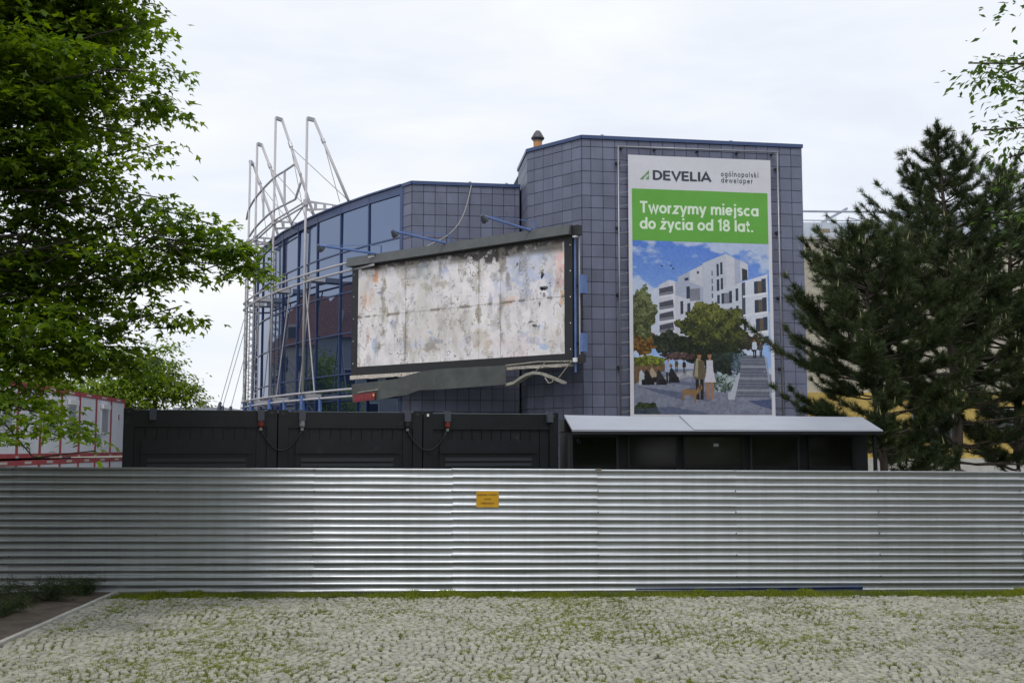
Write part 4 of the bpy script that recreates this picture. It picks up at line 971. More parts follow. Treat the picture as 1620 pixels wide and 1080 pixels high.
def sheet(u0, u1, z0, z1, off_, m_, nm, uv=False, nu=10, nv=10):
    mm = MB()
    for i in range(nu):
        for j in range(nv):
            q = [(x / nu, y / nv) for x, y in ((i, j), (i + 1, j), (i + 1, j + 1), (i, j + 1))]
            mm.quad(*[wpt(u0 + (u1 - u0) * x, wv(u0 + (u1 - u0) * x, z0 + (z1 - z0) * y) + off_, z0 + (z1 - z0) * y) for x, y in q], uv=q)
    return mm.build(nm, m_, ban, uv=uv, smooth=True)
GZ1, GZ0 = 12.68, 10.575; g0, g1 = 1.99, 7.71
sheet(g0, g1, GZ0, GZ1, .006, M['banner_green'], 'green_field')
# ---- picture painted in code. coordinates: zoom pixels (140..940, 40..1030)
IW, IH = 480, 594; sx_ = IW / 800
I = np.zeros((IH, IW, 3)); YY, XX = np.mgrid[0:IH, 0:IW]; XZ = XX / sx_ + 140; YZ = YY / sx_ + 40
def fill(pts_, col, a=1.0, tex=0, top=None):
    global I
    p = np.array(pts_, float); ins = np.zeros((IH, IW), bool); j = len(p) - 1
    for i in range(len(p)):
        xi, yi, xj, yj = p[i][0], p[i][1], p[j][0], p[j][1]
        if yi != yj:
            c_ = ((yi > YZ) != (yj > YZ)) & (XZ < (xj - xi) * (YZ - yi) / (yj - yi) + xi); ins ^= c_
        j = i
    c_ = np.array(col, float); 
    if tex: c_ = c_ * (1 + (TX[..., None] - .5) * tex)
    else: c_ = np.broadcast_to(c_, I.shape)
    I = np.where(ins[..., None], I * (1 - a) + c_ * a, I)
TX = vnoise(IH, IW, 10, 10, 31, 3); TY = vnoise(IH, IW, 90, 50, 32, 5)
t = np.clip((YZ - 40) / 500, 0, 1)[..., None]; I[:] = np.array([.36, .52, .86]) * (1 - t) + np.array([.60, .74, .95]) * t
cm = np.clip((TY - .52 + .22 * np.exp(-((YZ - 60) / 40) ** 2) * np.exp(-((XZ - 560) / 200) ** 2) + .35 * np.exp(-((YZ - 330) / 70) ** 2) * np.exp(-((XZ - 210) / 90) ** 2)) / .12, 0, 1)[..., None]
I = I * (1 - cm * .8) + np.array([.82, .85, .92]) * cm * .8
WL, WS = (.80, .81, .86), (.68, .71, .80)
fill([(230, 330), (300, 300), (300, 600), (230, 600)], (.80, .83, .90))
fill([(400, 245), (480, 205), (545, 235), (545, 600), (400, 600)], WS); fill([(470, 210), (545, 170), (560, 170), (560, 600), (470, 600)], WL)
fill([(545, 162), (683, 103), (683, 600), (545, 600)], (.76, .78, .84)); fill([(683, 103), (735, 125), (735, 600), (683, 600)], WL); fill([(735, 130), (770, 138), (770, 600), (735, 600)], WS); fill([(768, 138), (815, 160), (815, 240), (768, 260)], WL); fill([(778, 185), (810, 195), (810, 250), (778, 258)], (.22, .23, .26))
fill([(288, 295), (350, 262), (375, 270), (375, 580), (290, 580)], WL); fill([(350, 262), (400, 275), (400, 590), (375, 590)], (.84, .85, .90)); fill([(385, 275), (440, 262), (548, 300), (548, 600), (385, 600)], WS)
fill([(385, 350), (548, 395), (548, 600), (385, 600)], WL)
for y0 in (295, 375, 440, 505): fill([(290, y0 + 20), (370, y0), (374, y0 + 46), (292, y0 + 62)], (.30, .31, .36)); fill([(292, y0 + 46), (374, y0 + 30), (374, y0 + 44), (292, y0 + 60)], (.50, .50, .55)); fill([(288, y0 + 62), (376, y0 + 46), (376, y0 + 58), (288, y0 + 74)], (.86, .87, .91))
fill([(600, 330), (775, 265), (775, 600), (600, 600)], (.80, .82, .88)); fill([(775, 265), (930, 215), (930, 600), (775, 600)], (.84, .86, .92)); fill([(775, 270), (795, 265), (795, 470), (775, 470)], (.30, .32, .38))
for x, y, w_, h_ in [(627, 165, 14, 70), (649, 155, 14, 70), (628, 255, 14, 66), (651, 246, 14, 66), (630, 345, 14, 50), (597, 205, 8, 28), (597, 250, 8, 28), (598, 292, 8, 28), (598, 336, 8, 26), (598, 380, 8, 24), (450, 300, 20, 70), (412, 385, 18, 74), (453, 396, 18, 70), (512, 210, 12, 14), (440, 250, 22, 16), (737, 305, 15, 72), (739, 405, 15, 70), (655, 335, 14, 60), (700, 320, 16, 70), (702, 415, 16, 60), (848, 262, 22, 80), (893, 245, 26, 84), (850, 370, 22, 78), (895, 355, 26, 84), (855, 478, 22, 78), (898, 468, 26, 82), (783, 480, 16, 70), (900, 580, 30, 40)]: fill([(x, y), (x + w_, y - w_ * .2), (x + w_, y + h_ - w_ * .2), (x, y + h_)], (.22, .26, .34) if w_ > 9 else (.35, .40, .5))
for x, y, w_, h_ in [(669, 332, 30, 62), (660, 425, 40, 50), (470, 312, 60, 70), (870, 258, 23, 78), (872, 366, 23, 80), (877, 474, 22, 80)]: fill([(x, y), (x + w_, y - w_ * .1), (x + w_, y + h_ - w_ * .1), (x, y + h_)], (.52, .53, .58) if x < 800 else (.42, .36, .30))
for y0 in (345, 455, 565): fill([(780, y0), (930, y0 - 25), (930, y0 - 13), (780, y0 + 12)], (.90, .91, .95))
# ground
fill([(140, 780), (500, 770), (940, 800), (940, 1030), (140, 1030)], (.50, .52, .60)); fill([(140, 860), (470, 780), (520, 800), (300, 860)], (.62, .62, .66), 1, .2)
gr = ((TX - .5) * .12)[..., None]; I = np.where((YZ > 780)[..., None], I + gr, I)
fill([(140, 740), (320, 740), (320, 780), (140, 860)], (.42, .34, .26)); fill([(370, 740), (480, 738), (480, 768), (370, 770)], (.72, .74, .80))
# tree crowns: leafy dabs with their own greens
def crown(cx, cy, rx, ry, c1, c2, n_, s0, seed):
    global I
    r_ = np.random.default_rng(seed)
    for _ in range(n_):
        a, q = r_.uniform(0, 6.28), math.sqrt(r_.random()); q *= 1 + .13 * math.sin(a * 5 + seed) + .10 * math.sin(a * 11 + seed * 2) + r_.normal(0, .03); x, y = cx + rx * q * math.cos(a), cy + ry * q * math.sin(a); f_ = np.clip(.42 - (y - cy) / ry * .35 + (x - cx) / rx * .15 + .35 * math.sin(x * .045 + seed) * math.sin(y * .06 + seed) + r_.normal(0, .38), 0, 1)
        col = np.array(c1) * (1 - f_) + np.array(c2) * f_; s_ = s0 * r_.uniform(.5, 1.4)
        x0, x1, y0, y1 = [int(v * sx_) for v in (x - 140 - s_, x - 140 + s_, y - 40 - s_, y - 40 + s_)]; I[max(0, y0):max(0, y1), max(0, x0):max(0, x1)] = col
crown(190, 620, 90, 70, (.30, .20, .10), (.55, .42, .18), 700, 6, 1); crown(190, 460, 75, 140, (.20, .23, .14), (.46, .49, .32), 1300, 6, 2); crown(345, 625, 80, 62, (.10, .13, .11), (.24, .27, .20), 900, 6, 3)
crown(600, 640, 200, 100, (.07, .10, .08), (.20, .24, .13), 2600, 7, 4); crown(600, 520, 185, 110, (.13, .16, .09), (.40, .42, .19), 2600, 7, 5); crown(560, 460, 90, 65, (.20, .24, .11), (.50, .50, .24), 700, 6, 6); crown(660, 740, 90, 60, (.08, .11, .10), (.22, .28, .24), 900, 6, 7)
crown(835, 620, 60, 40, (.15, .15, .12), (.32, .30, .20), 400, 6, 8); crown(230, 730, 90, 26, (.25, .28, .10), (.55, .58, .22), 500, 6, 9); crown(400, 700, 90, 18, (.22, .16, .16), (.42, .34, .33), 300, 5, 10)
crown(660, 850, 75, 50, (.20, .26, .20), (.70, .76, .80), 600, 5, 11); crown(205, 1010, 70, 40, (.06, .09, .06), (.22, .28, .16), 500, 6, 12); crown(750, 740, 40, 60, (.18, .25, .30), (.45, .52, .58), 300, 5, 13)
# stairs
fill([(770, 690), (900, 690), (935, 930), (730, 930)], (.46, .48, .54))
for k_ in range(14):
    y = 700 + k_ * 17; fill([(768 - k_ * 3, y), (902 + k_ * 2.4, y), (902 + k_ * 2.4, y + 6), (768 - k_ * 3, y + 6)], (.66, .67, .72) if k_ % 4 == 3 else (.36, .38, .46))
fill([(682, 905), (700, 895), (745, 790), (758, 790), (720, 945), (684, 945)], (.72, .74, .80)); fill([(905, 700), (915, 700), (942, 930), (930, 930)], (.62, .65, .74))
fill([(800, 950), (940, 940), (940, 1000), (860, 975)], (.26, .30, .46), .8); fill([(160, 872), (420, 905), (430, 950), (300, 915)], (.34, .37, .48), .8); fill([(300, 830), (520, 850), (500, 870), (300, 850)], (.36, .39, .50), .7); fill([(140, 1000), (350, 985), (560, 1020), (560, 1030), (140, 1030)], (.30, .34, .46), .6)
# people (flat print): walkers with dog, man standing, sitters
def person(x, y, h, top, bot, skin=(.62, .46, .36), dress=False, hair=(.18, .12, .08)):
    u = h / 100
    fill([(x - 9 * u, y - 45 * u), (x - 2 * u, y - 45 * u), (x - 1 * u, y), (x - 8 * u, y)], skin if dress else bot); fill([(x + 1 * u, y - 45 * u), (x + 9 * u, y - 45 * u), (x + 8 * u, y), (x + 2 * u, y)], skin if dress else bot)
    if dress: fill([(x - 7 * u, y - 84 * u), (x + 7 * u, y - 84 * u), (x + 8 * u, y - 62 * u), (x + 14 * u, y - 36 * u), (x - 12 * u, y - 36 * u), (x - 7 * u, y - 62 * u)], top)
    else: fill([(x - 11 * u, y - 82 * u), (x - 5 * u, y - 86 * u), (x + 5 * u, y - 86 * u), (x + 11 * u, y - 82 * u), (x + 13 * u, y - 50 * u), (x + 9 * u, y - 44 * u), (x - 10 * u, y - 44 * u), (x - 14 * u, y - 52 * u)], top)
    fill([(x - 2 * u, y - 90 * u), (x + 3 * u, y - 90 * u), (x + 3 * u, y - 84 * u), (x - 2 * u, y - 84 * u)], skin)
    fill([(x + 4.6 * u * math.cos(q), y - 94 * u + 6.5 * u * math.sin(q)) if True else 0 for q in np.linspace(0, 6.28, 12)], skin); fill([(x - 5 * u, y - 96 * u), (x - 3 * u, y - 102 * u), (x + 4 * u, y - 102 * u), (x + 5 * u, y - 97 * u)], hair)
    if not dress: fill([(x + 10 * u, y - 78 * u), (x + 15 * u, y - 60 * u), (x + 11 * u, y - 46 * u), (x + 8 * u, y - 60 * u)], top)
fill([(490, 870), (600, 935), (560, 960), (400, 900)], (.33, .36, .47), .6)
person(518, 945, 265, (.40, .36, .28), (.16, .14, .13)); fill([(500, 712), (512, 708), (508, 820), (488, 812)], (.62, .60, .52)); person(578, 942, 265, (.80, .80, .85), None, dress=True)
fill([(415, 895), (440, 884), (500, 890), (512, 866), (530, 862), (534, 880), (518, 900), (498, 920), (494, 964), (486, 964), (484, 925), (440, 918), (430, 925), (416, 955), (410, 950), (420, 915)], (.55, .43, .30)); fill([(512, 862), (530, 858), (524, 888), (510, 885)], (.42, .30, .20))
person(338, 855, 145, (.62, .68, .80), (.10, .10, .13)); person(843, 705, 110, (.78, .82, .90), (.12, .12, .16)); person(880, 700, 90, (.30, .28, .3), (.2, .18, .2)); person(430, 795, 75, (.12, .12, .15), (.3, .3, .33)); person(386, 790, 75, (.30, .27, .24), (.2, .2, .2))
for x, y, c_ in ((185, 865, (.72, .74, .78)), (247, 850, (.66, .60, .52)), (285, 862, (.18, .18, .2)), (215, 862, (.12, .12, .14)), (360, 850, (.15, .15, .16))):
    fill([(x - 18, y), (x - 14, y - 70), (x - 4, y - 88), (x + 10, y - 70), (x + 34, y - 30), (x + 40, y)], c_); fill([(x - 6 + 9 * math.cos(q), y - 96 + 11 * math.sin(q)) for q in np.linspace(0, 6.28, 10)], (.5, .36, .28)); fill([(x, y - 30), (x + 36, y - 32), (x + 44, y), (x, y)], (.10, .10, .12))
for x, y in ((308, 182), (360, 180), (372, 196), (262, 425)): fill([(x - 8, y), (x, y - 4), (x + 9, y), (x + 2, y + 5)], (.14, .16, .22))
I = I * .93 + (vnoise(IH, IW, 3, 3, 40, 2)[..., None] - .5) * .08 + (TX[..., None] - .5) * .05
M['picture'] = img_mat('apartment_picture_print', np.clip(I, 0, 1), .6, .3)
sheet(g0, g1, 3.62, GZ0 - .004, .006, M['picture'], 'picture', uv=True)
wn = np.array([wd_[1], -wd_[0]])
def zu(x, y):     # zoom (960,220)-(1260,400) at 5.4x -> wall u,z
    q = on_plane(960 + x / 5.4, 220 + y / 5.4, (*(w0 + wn * .32), 0), (*wn, 0)); return float((q[:2] - w0) @ wd_), float(q[2])
def btext(txt, m_, xl, yb_, xr, yt_, bold, sp=1.0):
    (ul, zb_l), (ur, zt_r) = zu(xl, yb_), zu(xr, yt_); return put_text(txt, m_, ban, w0, wd_, ul, ur, zb_l, zt_r, .327, bold, sp)
u_, zlo = zu(395, 346); u2_, zhi = zu(395, 266); u3_, _ = zu(890, 300)
LW = lambda u, z: wv(u, z) + .009
glyph_line('DEVELIA', M['letter_dark'], ban, w0, wd_, u_, u3_, zlo, (zhi - zlo) / 1.42, LW, .14, .09)
ua_, z1a = zu(978, 318); ub_, _ = zu(1295, 300); glyph_line('ogólnopolski', M['letter_dark'], ban, w0, wd_, ua_, ub_, z1a + .0, .155, LW, .095, .34)
ub_, _ = zu(1247, 300); _, z1a = zu(978, 371); glyph_line('deweloper', M['letter_dark'], ban, w0, wd_, ua_, ub_, z1a, .155, LW, .095, .34)
ua_, z1a = zu(283, 628); ub_, _ = zu(1297, 600); glyph_line('Tworzymy miejsca', M['letter_white'], ban, w0, wd_, ua_, ub_, z1a, .335, LW, .13, .12)
ub_, _ = zu(1252, 700); _, z1a = zu(283, 765); glyph_line('do życia od 18 lat.', M['letter_white'], ban, w0, wd_, ua_, ub_, z1a, .335, LW, .13, .12)
lgm = MB()
def lgp(x, y): u, z = zu(x, y); return wpt(u, .327, z)
for tri in (((360, 265), (360, 298), (328, 298)), ((322, 303), (322, 318), (312, 342), (283, 342)), ((326, 303), (345, 303), (326, 322)), ((360, 308), (360, 342), (330, 342))): lgm.poly([lgp(*p) for p in tri][::-1])
lgm.build('logo', M['logo_green'], ban)
M['seam'] = mat('banner_seam', (.62, .66, .70), .4)
# pipe frame
for u in (1.46, 8.20): MB().tube([wpt(u, .22, 3.3), wpt(u, .22, 14.42)], .036, 6).build('frame_pipe', M['zinc'], ban, smooth=True)
MB().tube([wpt(1.40, .22, 14.40), wpt(8.26, .22, 14.44)], .036, 6).build('frame_pipe', M['zinc'], ban, smooth=True)
for z in (13.75, 11.1, 8.4, 5.5): 
    for u in (1.46, 8.20): wb(u - .09, u + .09, .02, .18, z - .04, z + .04, 'wall_clamp', M['slat'])
for u in (1.6, 3.0, 4.8, 6.5, 8.0): wb(u - .05, u + .05, .02, .26, 14.33, 14.38, 'wall_clamp', M['slat'])
lc = MB()
for z in np.arange(3.7, 14, .55):
    lc.tube([wpt(1.46, .24, z), wpt(b0, .30, z + .05)], .010, 3); lc.tube([wpt(8.20, .24, z), wpt(b1, .30, z + .05)], .010, 3)
lc.build('lacing_cord', M['wire'], ban, kind='stuff')

# ================================================================ BEIGE BUILDING on the right
bg2 = thing('beige_building', 'long beige rendered building with ochre lower wall behind the pines', 'building', (30, 60, 0))
MB().box(14.2, 70, 60, 80, 5.2, 13.35).build('upper_wall', M['beige'], bg2); MB().box(14.2, 70, 59.9, 80, 1.75, 5.198).build('lower_wall', M['yellow'], bg2); MB().box(14.2, 70, 59.7, 80, 0, 1.748).build('plinth', M['plinth'], bg2)
MB().box(14.1, 70, 59.85, 80.1, 13.352, 13.50).build('gutter', M['white_steel'], bg2); MB().hexa([(14.1, 59.9, 13.503), (70, 59.9, 13.503), (70, 80, 13.503), (14.1, 80, 13.503), (14.1, 60.3, 14.35), (70, 60.3, 14.35), (70, 80, 14.35), (14.1, 80, 14.35)]).build('metal_roof', M['roofgrey'], bg2)
rl = MB(); rt = thing('roof_truss_railing', 'pale blue steel truss railing along the roof of the beige building', 'railing', (30, 61, 14.3))
for z in (14.62, 15.12): MB().tube([(14.2, 61, z), (40, 61, z - .25)], .06 if z > 15 else .03, 6).build('rail', M['roofgrey'], rt)
for k_ in range(14): x = 15.2 + k_ * 1.9; MB().tube([(x, 61, 14.2), (x, 61, 15.05 - k_ * .016)], .03, 5).build('upright', M['roofgrey'], rt)
for k_ in range(7): x = 16.6 + k_ * 3.6; MB().tube([(x - .2, 60.6, 14.2), (x + 1.7, 61.2, 15.3 - k_ * .03)], .09, 4).build('diagonal_beam', M['roofgrey'], rt); MB().tube([(x + .1, 60.6, 14.15), (x - 1.9, 61, 14.75)], .04, 4).build('brace', M['roofgrey'], rt)
MB().box(16.4, 17.0, 60.0, 60.28, 13.55, 13.95).build('rusty_box', M['wood'], rt)
for k_ in range(5):
    x = 21 + k_ * 4.2; f_ = MB().box(x, x + 2.2, 59.86, 59.898, 2.6, 4.4).build('window', M['plinth'], bg2); MB().box(x + .1, x + 2.1, 59.83, 59.856, 2.7, 4.3).build('pane', M['win'], f_)

# ================================================================ HOUSES (a far one in view, the others stand beyond the left edge and behind the camera, mirrored in glass and fence)
def house(x, y, w, dp, h, rz, m_, label, roofh=4, name='town_house'):
    o = thing(name, label, 'house', (x, y, 0)); ca, sa = math.cos(rz), math.sin(rz)
    def W_(a, b, z): return (x + a * ca - b * sa, y + a * sa + b * ca, z)
    def bx_(x0, x1, y0, y1, z0, z1, nm, mm, par=None): return MB().hexa([W_(x0, y0, z0), W_(x1, y0, z0), W_(x1, y1, z0), W_(x0, y1, z0), W_(x0, y0, z1), W_(x1, y0, z1), W_(x1, y1, z1), W_(x0, y1, z1)]).build(nm, mm, par or o)
    bx_(-w / 2, w / 2, -dp / 2, dp / 2, 0, h, 'wall', m_)
    r_ = MB(); e = .5; A_ = [W_(-w / 2 - e, -dp / 2 - e, h), W_(w / 2 + e, -dp / 2 - e, h), W_(w / 2 + e, dp / 2 + e, h), W_(-w / 2 - e, dp / 2 + e, h), W_(-w / 2 + 1.5, 0, h + roofh), W_(w / 2 - 1.5, 0, h + roofh)]
    r_.v = A_; r_.f = [(0, 1, 5, 4), (1, 2, 5), (2, 3, 4, 5), (3, 0, 4), (3, 2, 1, 0)]; r_.uv = [(0, 0)] * 18; rf = r_.build('roof', M['rooftile'], o)
    bx_(-w / 4, -w / 4 + .8, -.4, .4, h + roofh * .5, h + roofh + .8, 'chimney', M['house2'], rf)
    for k_ in range(int(w // 6)):
        a = -w / 2 + 3.6 + k_ * 6
        for sd in (-1, 1):
            y0_, y1_ = sorted((sd * (dp / 2 - .6), sd * (dp / 4 - .4))); dm = bx_(a, a + 1.6, y0_, y1_, h + .3, h + 2.3, 'dormer', m_, rf)
            yf = sd * (dp / 2 - .58); y0_, y1_ = sorted((yf, yf + sd * .03)); bx_(a + .3, a + 1.3, y0_, y1_, h + .9, h + 2.0, 'dormer_window', M['win'], rf)
    nfl = int(h // 3)
    for fl_ in range(nfl):
        for side in (-1, 1):
            for k_ in range(int(w // 2.6)):
                a = -w / 2 + 1.3 + k_ * 2.6 - .55; yy = side * dp / 2; z = .9 + fl_ * 3
                fr_ = bx_(a - .08, a + 1.18, yy - .05 if side < 0 else yy - .0, yy + .0 if side < 0 else yy + .05, z - .08, z + 1.68, 'window', M['white'])
                bx_(a, a + 1.1, yy - .07 if side < 0 else yy + .052, yy - .052 if side < 0 else yy + .07, z, z + 1.6, 'pane', M['win'], fr_)
    return o
house(-58, 94, 20, 12, 12.5, R(70), M['house1'], 'cream town house with red tiled roof, mirrored in the glass front', 5)
house(-46, 68, 16, 11, 11, R(75), M['house2'], 'grey town house with red roof beside the cream one, mirrored in the glass', 5)
house(-75, 124, 22, 12, 13, R(60), M['house1'], 'farther cream town house with steep red roof, beyond the left edge', 5)
house(-4, -46, 26, 12, 8, R(4), M['house1'], 'low cream house behind the camera with a red roof', 3.5)
house(-64, 150, 16, 10, 6.2, R(10), M['house1'], 'small distant house with an orange roof behind the lime green tree', 3.2)
# small far chimney tower seen beside the guy ropes
ft = thing('roof_turret', 'small far grey turret just left of the guy ropes', 'turret', (-46.7, 172, 0)); MB().box(-47.4, -46.2, 171, 172.4, 0, 9.0).build('shaft', M['house2'], ft); MB().box(-47.6, -46.0, 170.8, 172.6, 9.003, 9.3).build('cap', M['house2'], ft)
fw = thing('far_flat_building', 'low white flat-roofed building far behind the left container', 'building', (-24, 85, 0)); MB().box(-25.2, -21.6, 85, 92, 0, 5.0).build('wall', M['white'], fw); MB().box(-25.3, -21.5, 84.9, 92.1, 5.003, 5.3).build('roof', M['canopy'], fw)

# ================================================================ TREES
MAPLE_T = np.array([[0, 0, 0], [.56, .52, -.05], [.17, .52, .05], [0, 1.0, -.06], [-.17, .52, .05], [-.56, .52, -.05]]); MAPLE_F = np.array([[0, 1, 2], [0, 2, 3], [0, 3, 4], [0, 4, 5]])
OVAL_T = np.array([[0, 0, 0], [.28, .4, .05], [0, 1, -.05], [-.28, .4, .05]]); OVAL_F = np.array([[0, 1, 2], [0, 2, 3]])
def limb(mb, a, b, r0, r1, sag=.0, n=7, jitter=.12, k=6):
    a, b = np.array(a, float), np.array(b, float); L_ = np.linalg.norm(b - a); pts_ = []
    for t in np.linspace(0, 1, n):
        j_ = rng.normal(0, jitter * L_ * .12, 3) if 0 < t < 1 else 0; pts_.append(a + (b - a) * t + np.array([0, 0, sag * L_ * math.sin(t * math.pi)]) + j_)
    mb.tube(pts_, list(np.linspace(r0, r1, n)), k, caps=False); return pts_
def leafy(name, label, cat, base, trunk_top, r_trunk, lobes, leafmat, T_, F_, lsize, per_m3, twig_leaves, flat=.45, bark='bark', group=None, droop=.25, sprayr=.34, trunk_pts=None):
    """lobes: list of (centre, (rx,ry,rz))"""
    t = thing(name, label, cat, base, group); mb = MB(); base = np.array(base, float); top = np.array(trunk_top, float)
    tp_ = trunk_pts or [base, base + (top - base) * .3 + rng.normal(0, .1, 3) * (1, 1, 0), base + (top - base) * .65 + rng.normal(0, .15, 3) * (1, 1, 0), top]
    mb.tube(tp_, list(np.linspace(r_trunk, r_trunk * .35, len(tp_))), 10)
    mb.build('trunk', M[bark], t, smooth=True)
    lm, pos, nrm = MB(), [], []
    for c, rad in lobes:
        c = np.array(c, float); rad = np.array(rad, float) if hasattr(rad, '__len__') else np.array([rad, rad, rad * .75])
        # limb from trunk
        f_ = np.clip((c[2] - base[2]) / max(.1, top[2] - base[2]) * .75 - .1, .25, .98); s_ = base + (top - base) * f_
        Lp = limb(lm, s_, c + rng.normal(0, .1, 3), min(.045, r_trunk * .14) * min(1.3, .4 + rad.max()), .008, sag=.10, n=9, jitter=.3)
        ns = max(3, int(per_m3 * rad[0] * rad[1] * rad[2] * 4.19 * (1 if abs(c[0] / max(1, c[1])) < .47 or per_m3 < 10 else .28)))
        dv = rng.normal(0, 1, (ns, 3)); dv /= np.linalg.norm(dv, axis=1, keepdims=True); q = c + dv * rad * (rng.random((ns, 1)) ** .45); pass
        for i in range(ns):
            if rng.random() < .10:
                st = Lp[rng.integers(3, len(Lp))]; limb(lm, st, q[i], .014, .004, sag=.06, n=4, k=3)
            tw = rng.normal(0, .22); nl = max(3, int(twig_leaves * rng.uniform(.5, 1.4)))
            off = rng.normal(0, 1, (nl, 3)) * np.array([sprayr, sprayr, sprayr * flat * .5])
            out_ = dv[i] * np.array([1, 1, 0]); off[:, 2] -= droop * np.linalg.norm(off[:, :2], axis=1) - tw * off[:, 0]
            pos.append(q[i] + off); nrm.append(off * np.array([1, 1, .2]) + out_ * .25)
    lm.build('limbs', M[bark], t, smooth=True)
    pos = np.vstack(pos); dr = np.vstack(nrm); n = len(pos); yaw = np.arctan2(-dr[:, 0], dr[:, 1]) + rng.normal(0, .5, n)
    rot = rot_zxy(yaw, rng.normal(-.35, .38, n), rng.normal(0, .42, n)); scl = lsize * rng.uniform(.65, 1.2, n)
    return t, T_, F_, pos, rot, scl
def finish(t, T_, F_, pos, rot, scl, m_, single=0, sel=None):
    idx = np.arange(len(pos))
    if single:
        s_ = idx[sel][:single]; me = np_mesh('leaf', T_, F_); me.materials.append(m_)
        for i in s_:
            o = link('leaf', me, None, t, loc=pos[i]); o.rotation_euler = Matrix(rot[i].tolist()).to_euler(); o.scale = (scl[i],) * 3
        idx = np.setdiff1d(idx, s_)
    link('crown', scatter('crown', T_, F_, pos[idx], rot[idx], scl[idx]), m_, t, kind='stuff')
def L3(px, py, Y, r, fl=.72, ry=None): c = atY(px, py, Y); k_ = Y / F; return (c, (r * k_, ry or r * k_ * 1.1, r * k_ * fl))
# the big maple on the left
lob = []
for px, py, r, Y in [(40, 20, 120, 15), (150, 20, 85, 15), (215, 12, 38, 14.6), (-60, 120, 130, 15.5), (60, 120, 110, 14), (170, 110, 60, 14.6), (235, 62, 26, 14.5), (252, 118, 24, 14.3), (215, 160, 44, 14.6), (268, 168, 26, 14.8), (130, 190, 62, 15.2),
                     (40, 240, 100, 14.2), (-70, 270, 130, 15), (150, 262, 52, 14.2), (215, 222, 30, 14.6), (245, 250, 34, 14.4), (90, 330, 62, 14.8), (190, 330, 48, 15), (255, 320, 40, 14.6), (265, 372, 52, 14.8), (330, 366, 38, 14.9), (362, 395, 30, 15), (385, 418, 18, 15), (300, 345, 34, 14.8), (345, 385, 40, 15), (375, 402, 26, 15), (398, 425, 12, 15), (310, 400, 30, 15), (250, 410, 50, 15),
                     (160, 400, 60, 14.4), (60, 420, 90, 14.8), (-60, 430, 120, 15.5), (215, 420, 44, 15), (130, 470, 62, 15), (230, 470, 34, 14.8), (285, 496, 20, 14.7), (215, 500, 30, 14.9), (60, 520, 86, 14.2), (150, 540, 60, 14.8), (210, 560, 30, 15.2), (-50, 560, 100, 14.5),
                     (95, 575, 42, 15), (190, 570, 26, 15), (240, 578, 18, 15), (140, 568, 34, 15), (30, 610, 54, 14), (-20, 650, 50, 13.6), (70, 632, 26, 13.8), (62, 664, 18, 13.4), (120, 676, 9, 13.4), (15, 680, 26, 13.2), (100, 655, 10, 13.5),
                     (-200, 100, 170, 15), (-220, 350, 170, 15.5), (-180, 560, 130, 14.5), (-120, -120, 180, 14.5), (60, -110, 130, 15), (180, -90, 80, 14.6)]:
    lob.append(L3(px, py, Y, r, .80))
for X_, Y_, z_, r_ in [(-9, 11, 7.5, 2.2), (-11, 12, 6, 2.2), (-8.5, 12, 9.5, 2.4), (-11.5, 9.5, 8, 2.3), (-13, 14, 8, 2.5), (-9, 9, 5.6, 1.6), (-13, 10, 5, 1.8)]: lob.append(((X_, Y_, z_), (r_, r_, r_ * .7)))
tr_ = leafy('maple_tree', 'large leafy maple filling the left edge, branches hanging over the fence', 'tree', (-10.4, 13.2, -.05), (-9.4, 14.2, 9.6), .30, lob, M['maple'], MAPLE_T, MAPLE_F, .122, 46, 38, droop=.28, sprayr=.18)
pos = tr_[3]; dep = pos[:, 1]; ppx = 810 + F * pos[:, 0] / dep; ppy = 708 - F * (pos[:, 2] - ZC) / dep
selm = np.where((ppx > 20) & (ppx < 160) & (ppy > 600) & (ppy < 715))[0]; selm = selm[np.argsort(pos[selm, 1])]
finish(*tr_, M['maple'], 150, selm)
# lime-green tree behind the cabins
lob = [L3(px, py, 62, r, .8) for px, py, r in [(180, 612, 42), (225, 600, 36), (255, 575, 30), (270, 610, 34), (225, 632, 40), (290, 625, 26), (150, 632, 40), (262, 545, 20), (300, 600, 16), (310, 632, 16), (110, 625, 44), (60, 620, 50), (200, 570, 30)]]
tr_ = leafy('broadleaf_tree', 'bright yellow-green tree behind the right end of the site cabins', 'tree', (-19.5, 62, -.1), (-19.3, 62, 6.5), .25, lob, M['lime'], OVAL_T, OVAL_F, .24, 9, 26, droop=.1, sprayr=.42)
finish(*tr_, M['lime'])
# ash branches at the right edge
lob = [L3(px, py, Y, r, .5) for px, py, r, Y in [(1608, 2, 34, 10.2), (1560, 98, 22, 10), (1598, 84, 36, 10.2), (1625, 130, 34, 10.4), (1578, 120, 18, 10), (1575, 186, 20, 10.1), (1612, 205, 30, 10.3), (1602, 235, 22, 10.2), (1628, 255, 30, 10.4), (1622, 328, 22, 10.3), (1660, 60, 60, 10.6), (1680, 200, 70, 10.8), (1670, 330, 50, 10.8), (1720, -60, 90, 11)]]
for X_, Y_, z_, r_ in [(7.5, 9.5, 8, 2.4), (9, 8, 6.2, 2.6), (7.5, 6, 7.5, 2.6), (10.5, 10, 8, 2.8), (9, 4, 6, 2.6), (12, 7, 6.5, 3), (9, 11.5, 5.0, 2.0), (11, 12, 5.5, 2.4), (8.5, 2, 4.5, 2.2)]: lob.append(((X_, Y_, z_), (r_, r_, r_ * .75)))
tr_ = leafy('ash_tree', 'thin ash twigs with narrow leaves reaching in at the upper right corner', 'tree', (10.3, 8.2, -.05), (9.6, 8.8, 8.5), .24, lob, M['ash'], OVAL_T * np.array([.85, 1, 1]), OVAL_F, .085, 34, 26, droop=.5, sprayr=.15)
finish(*tr_, M['ash'])
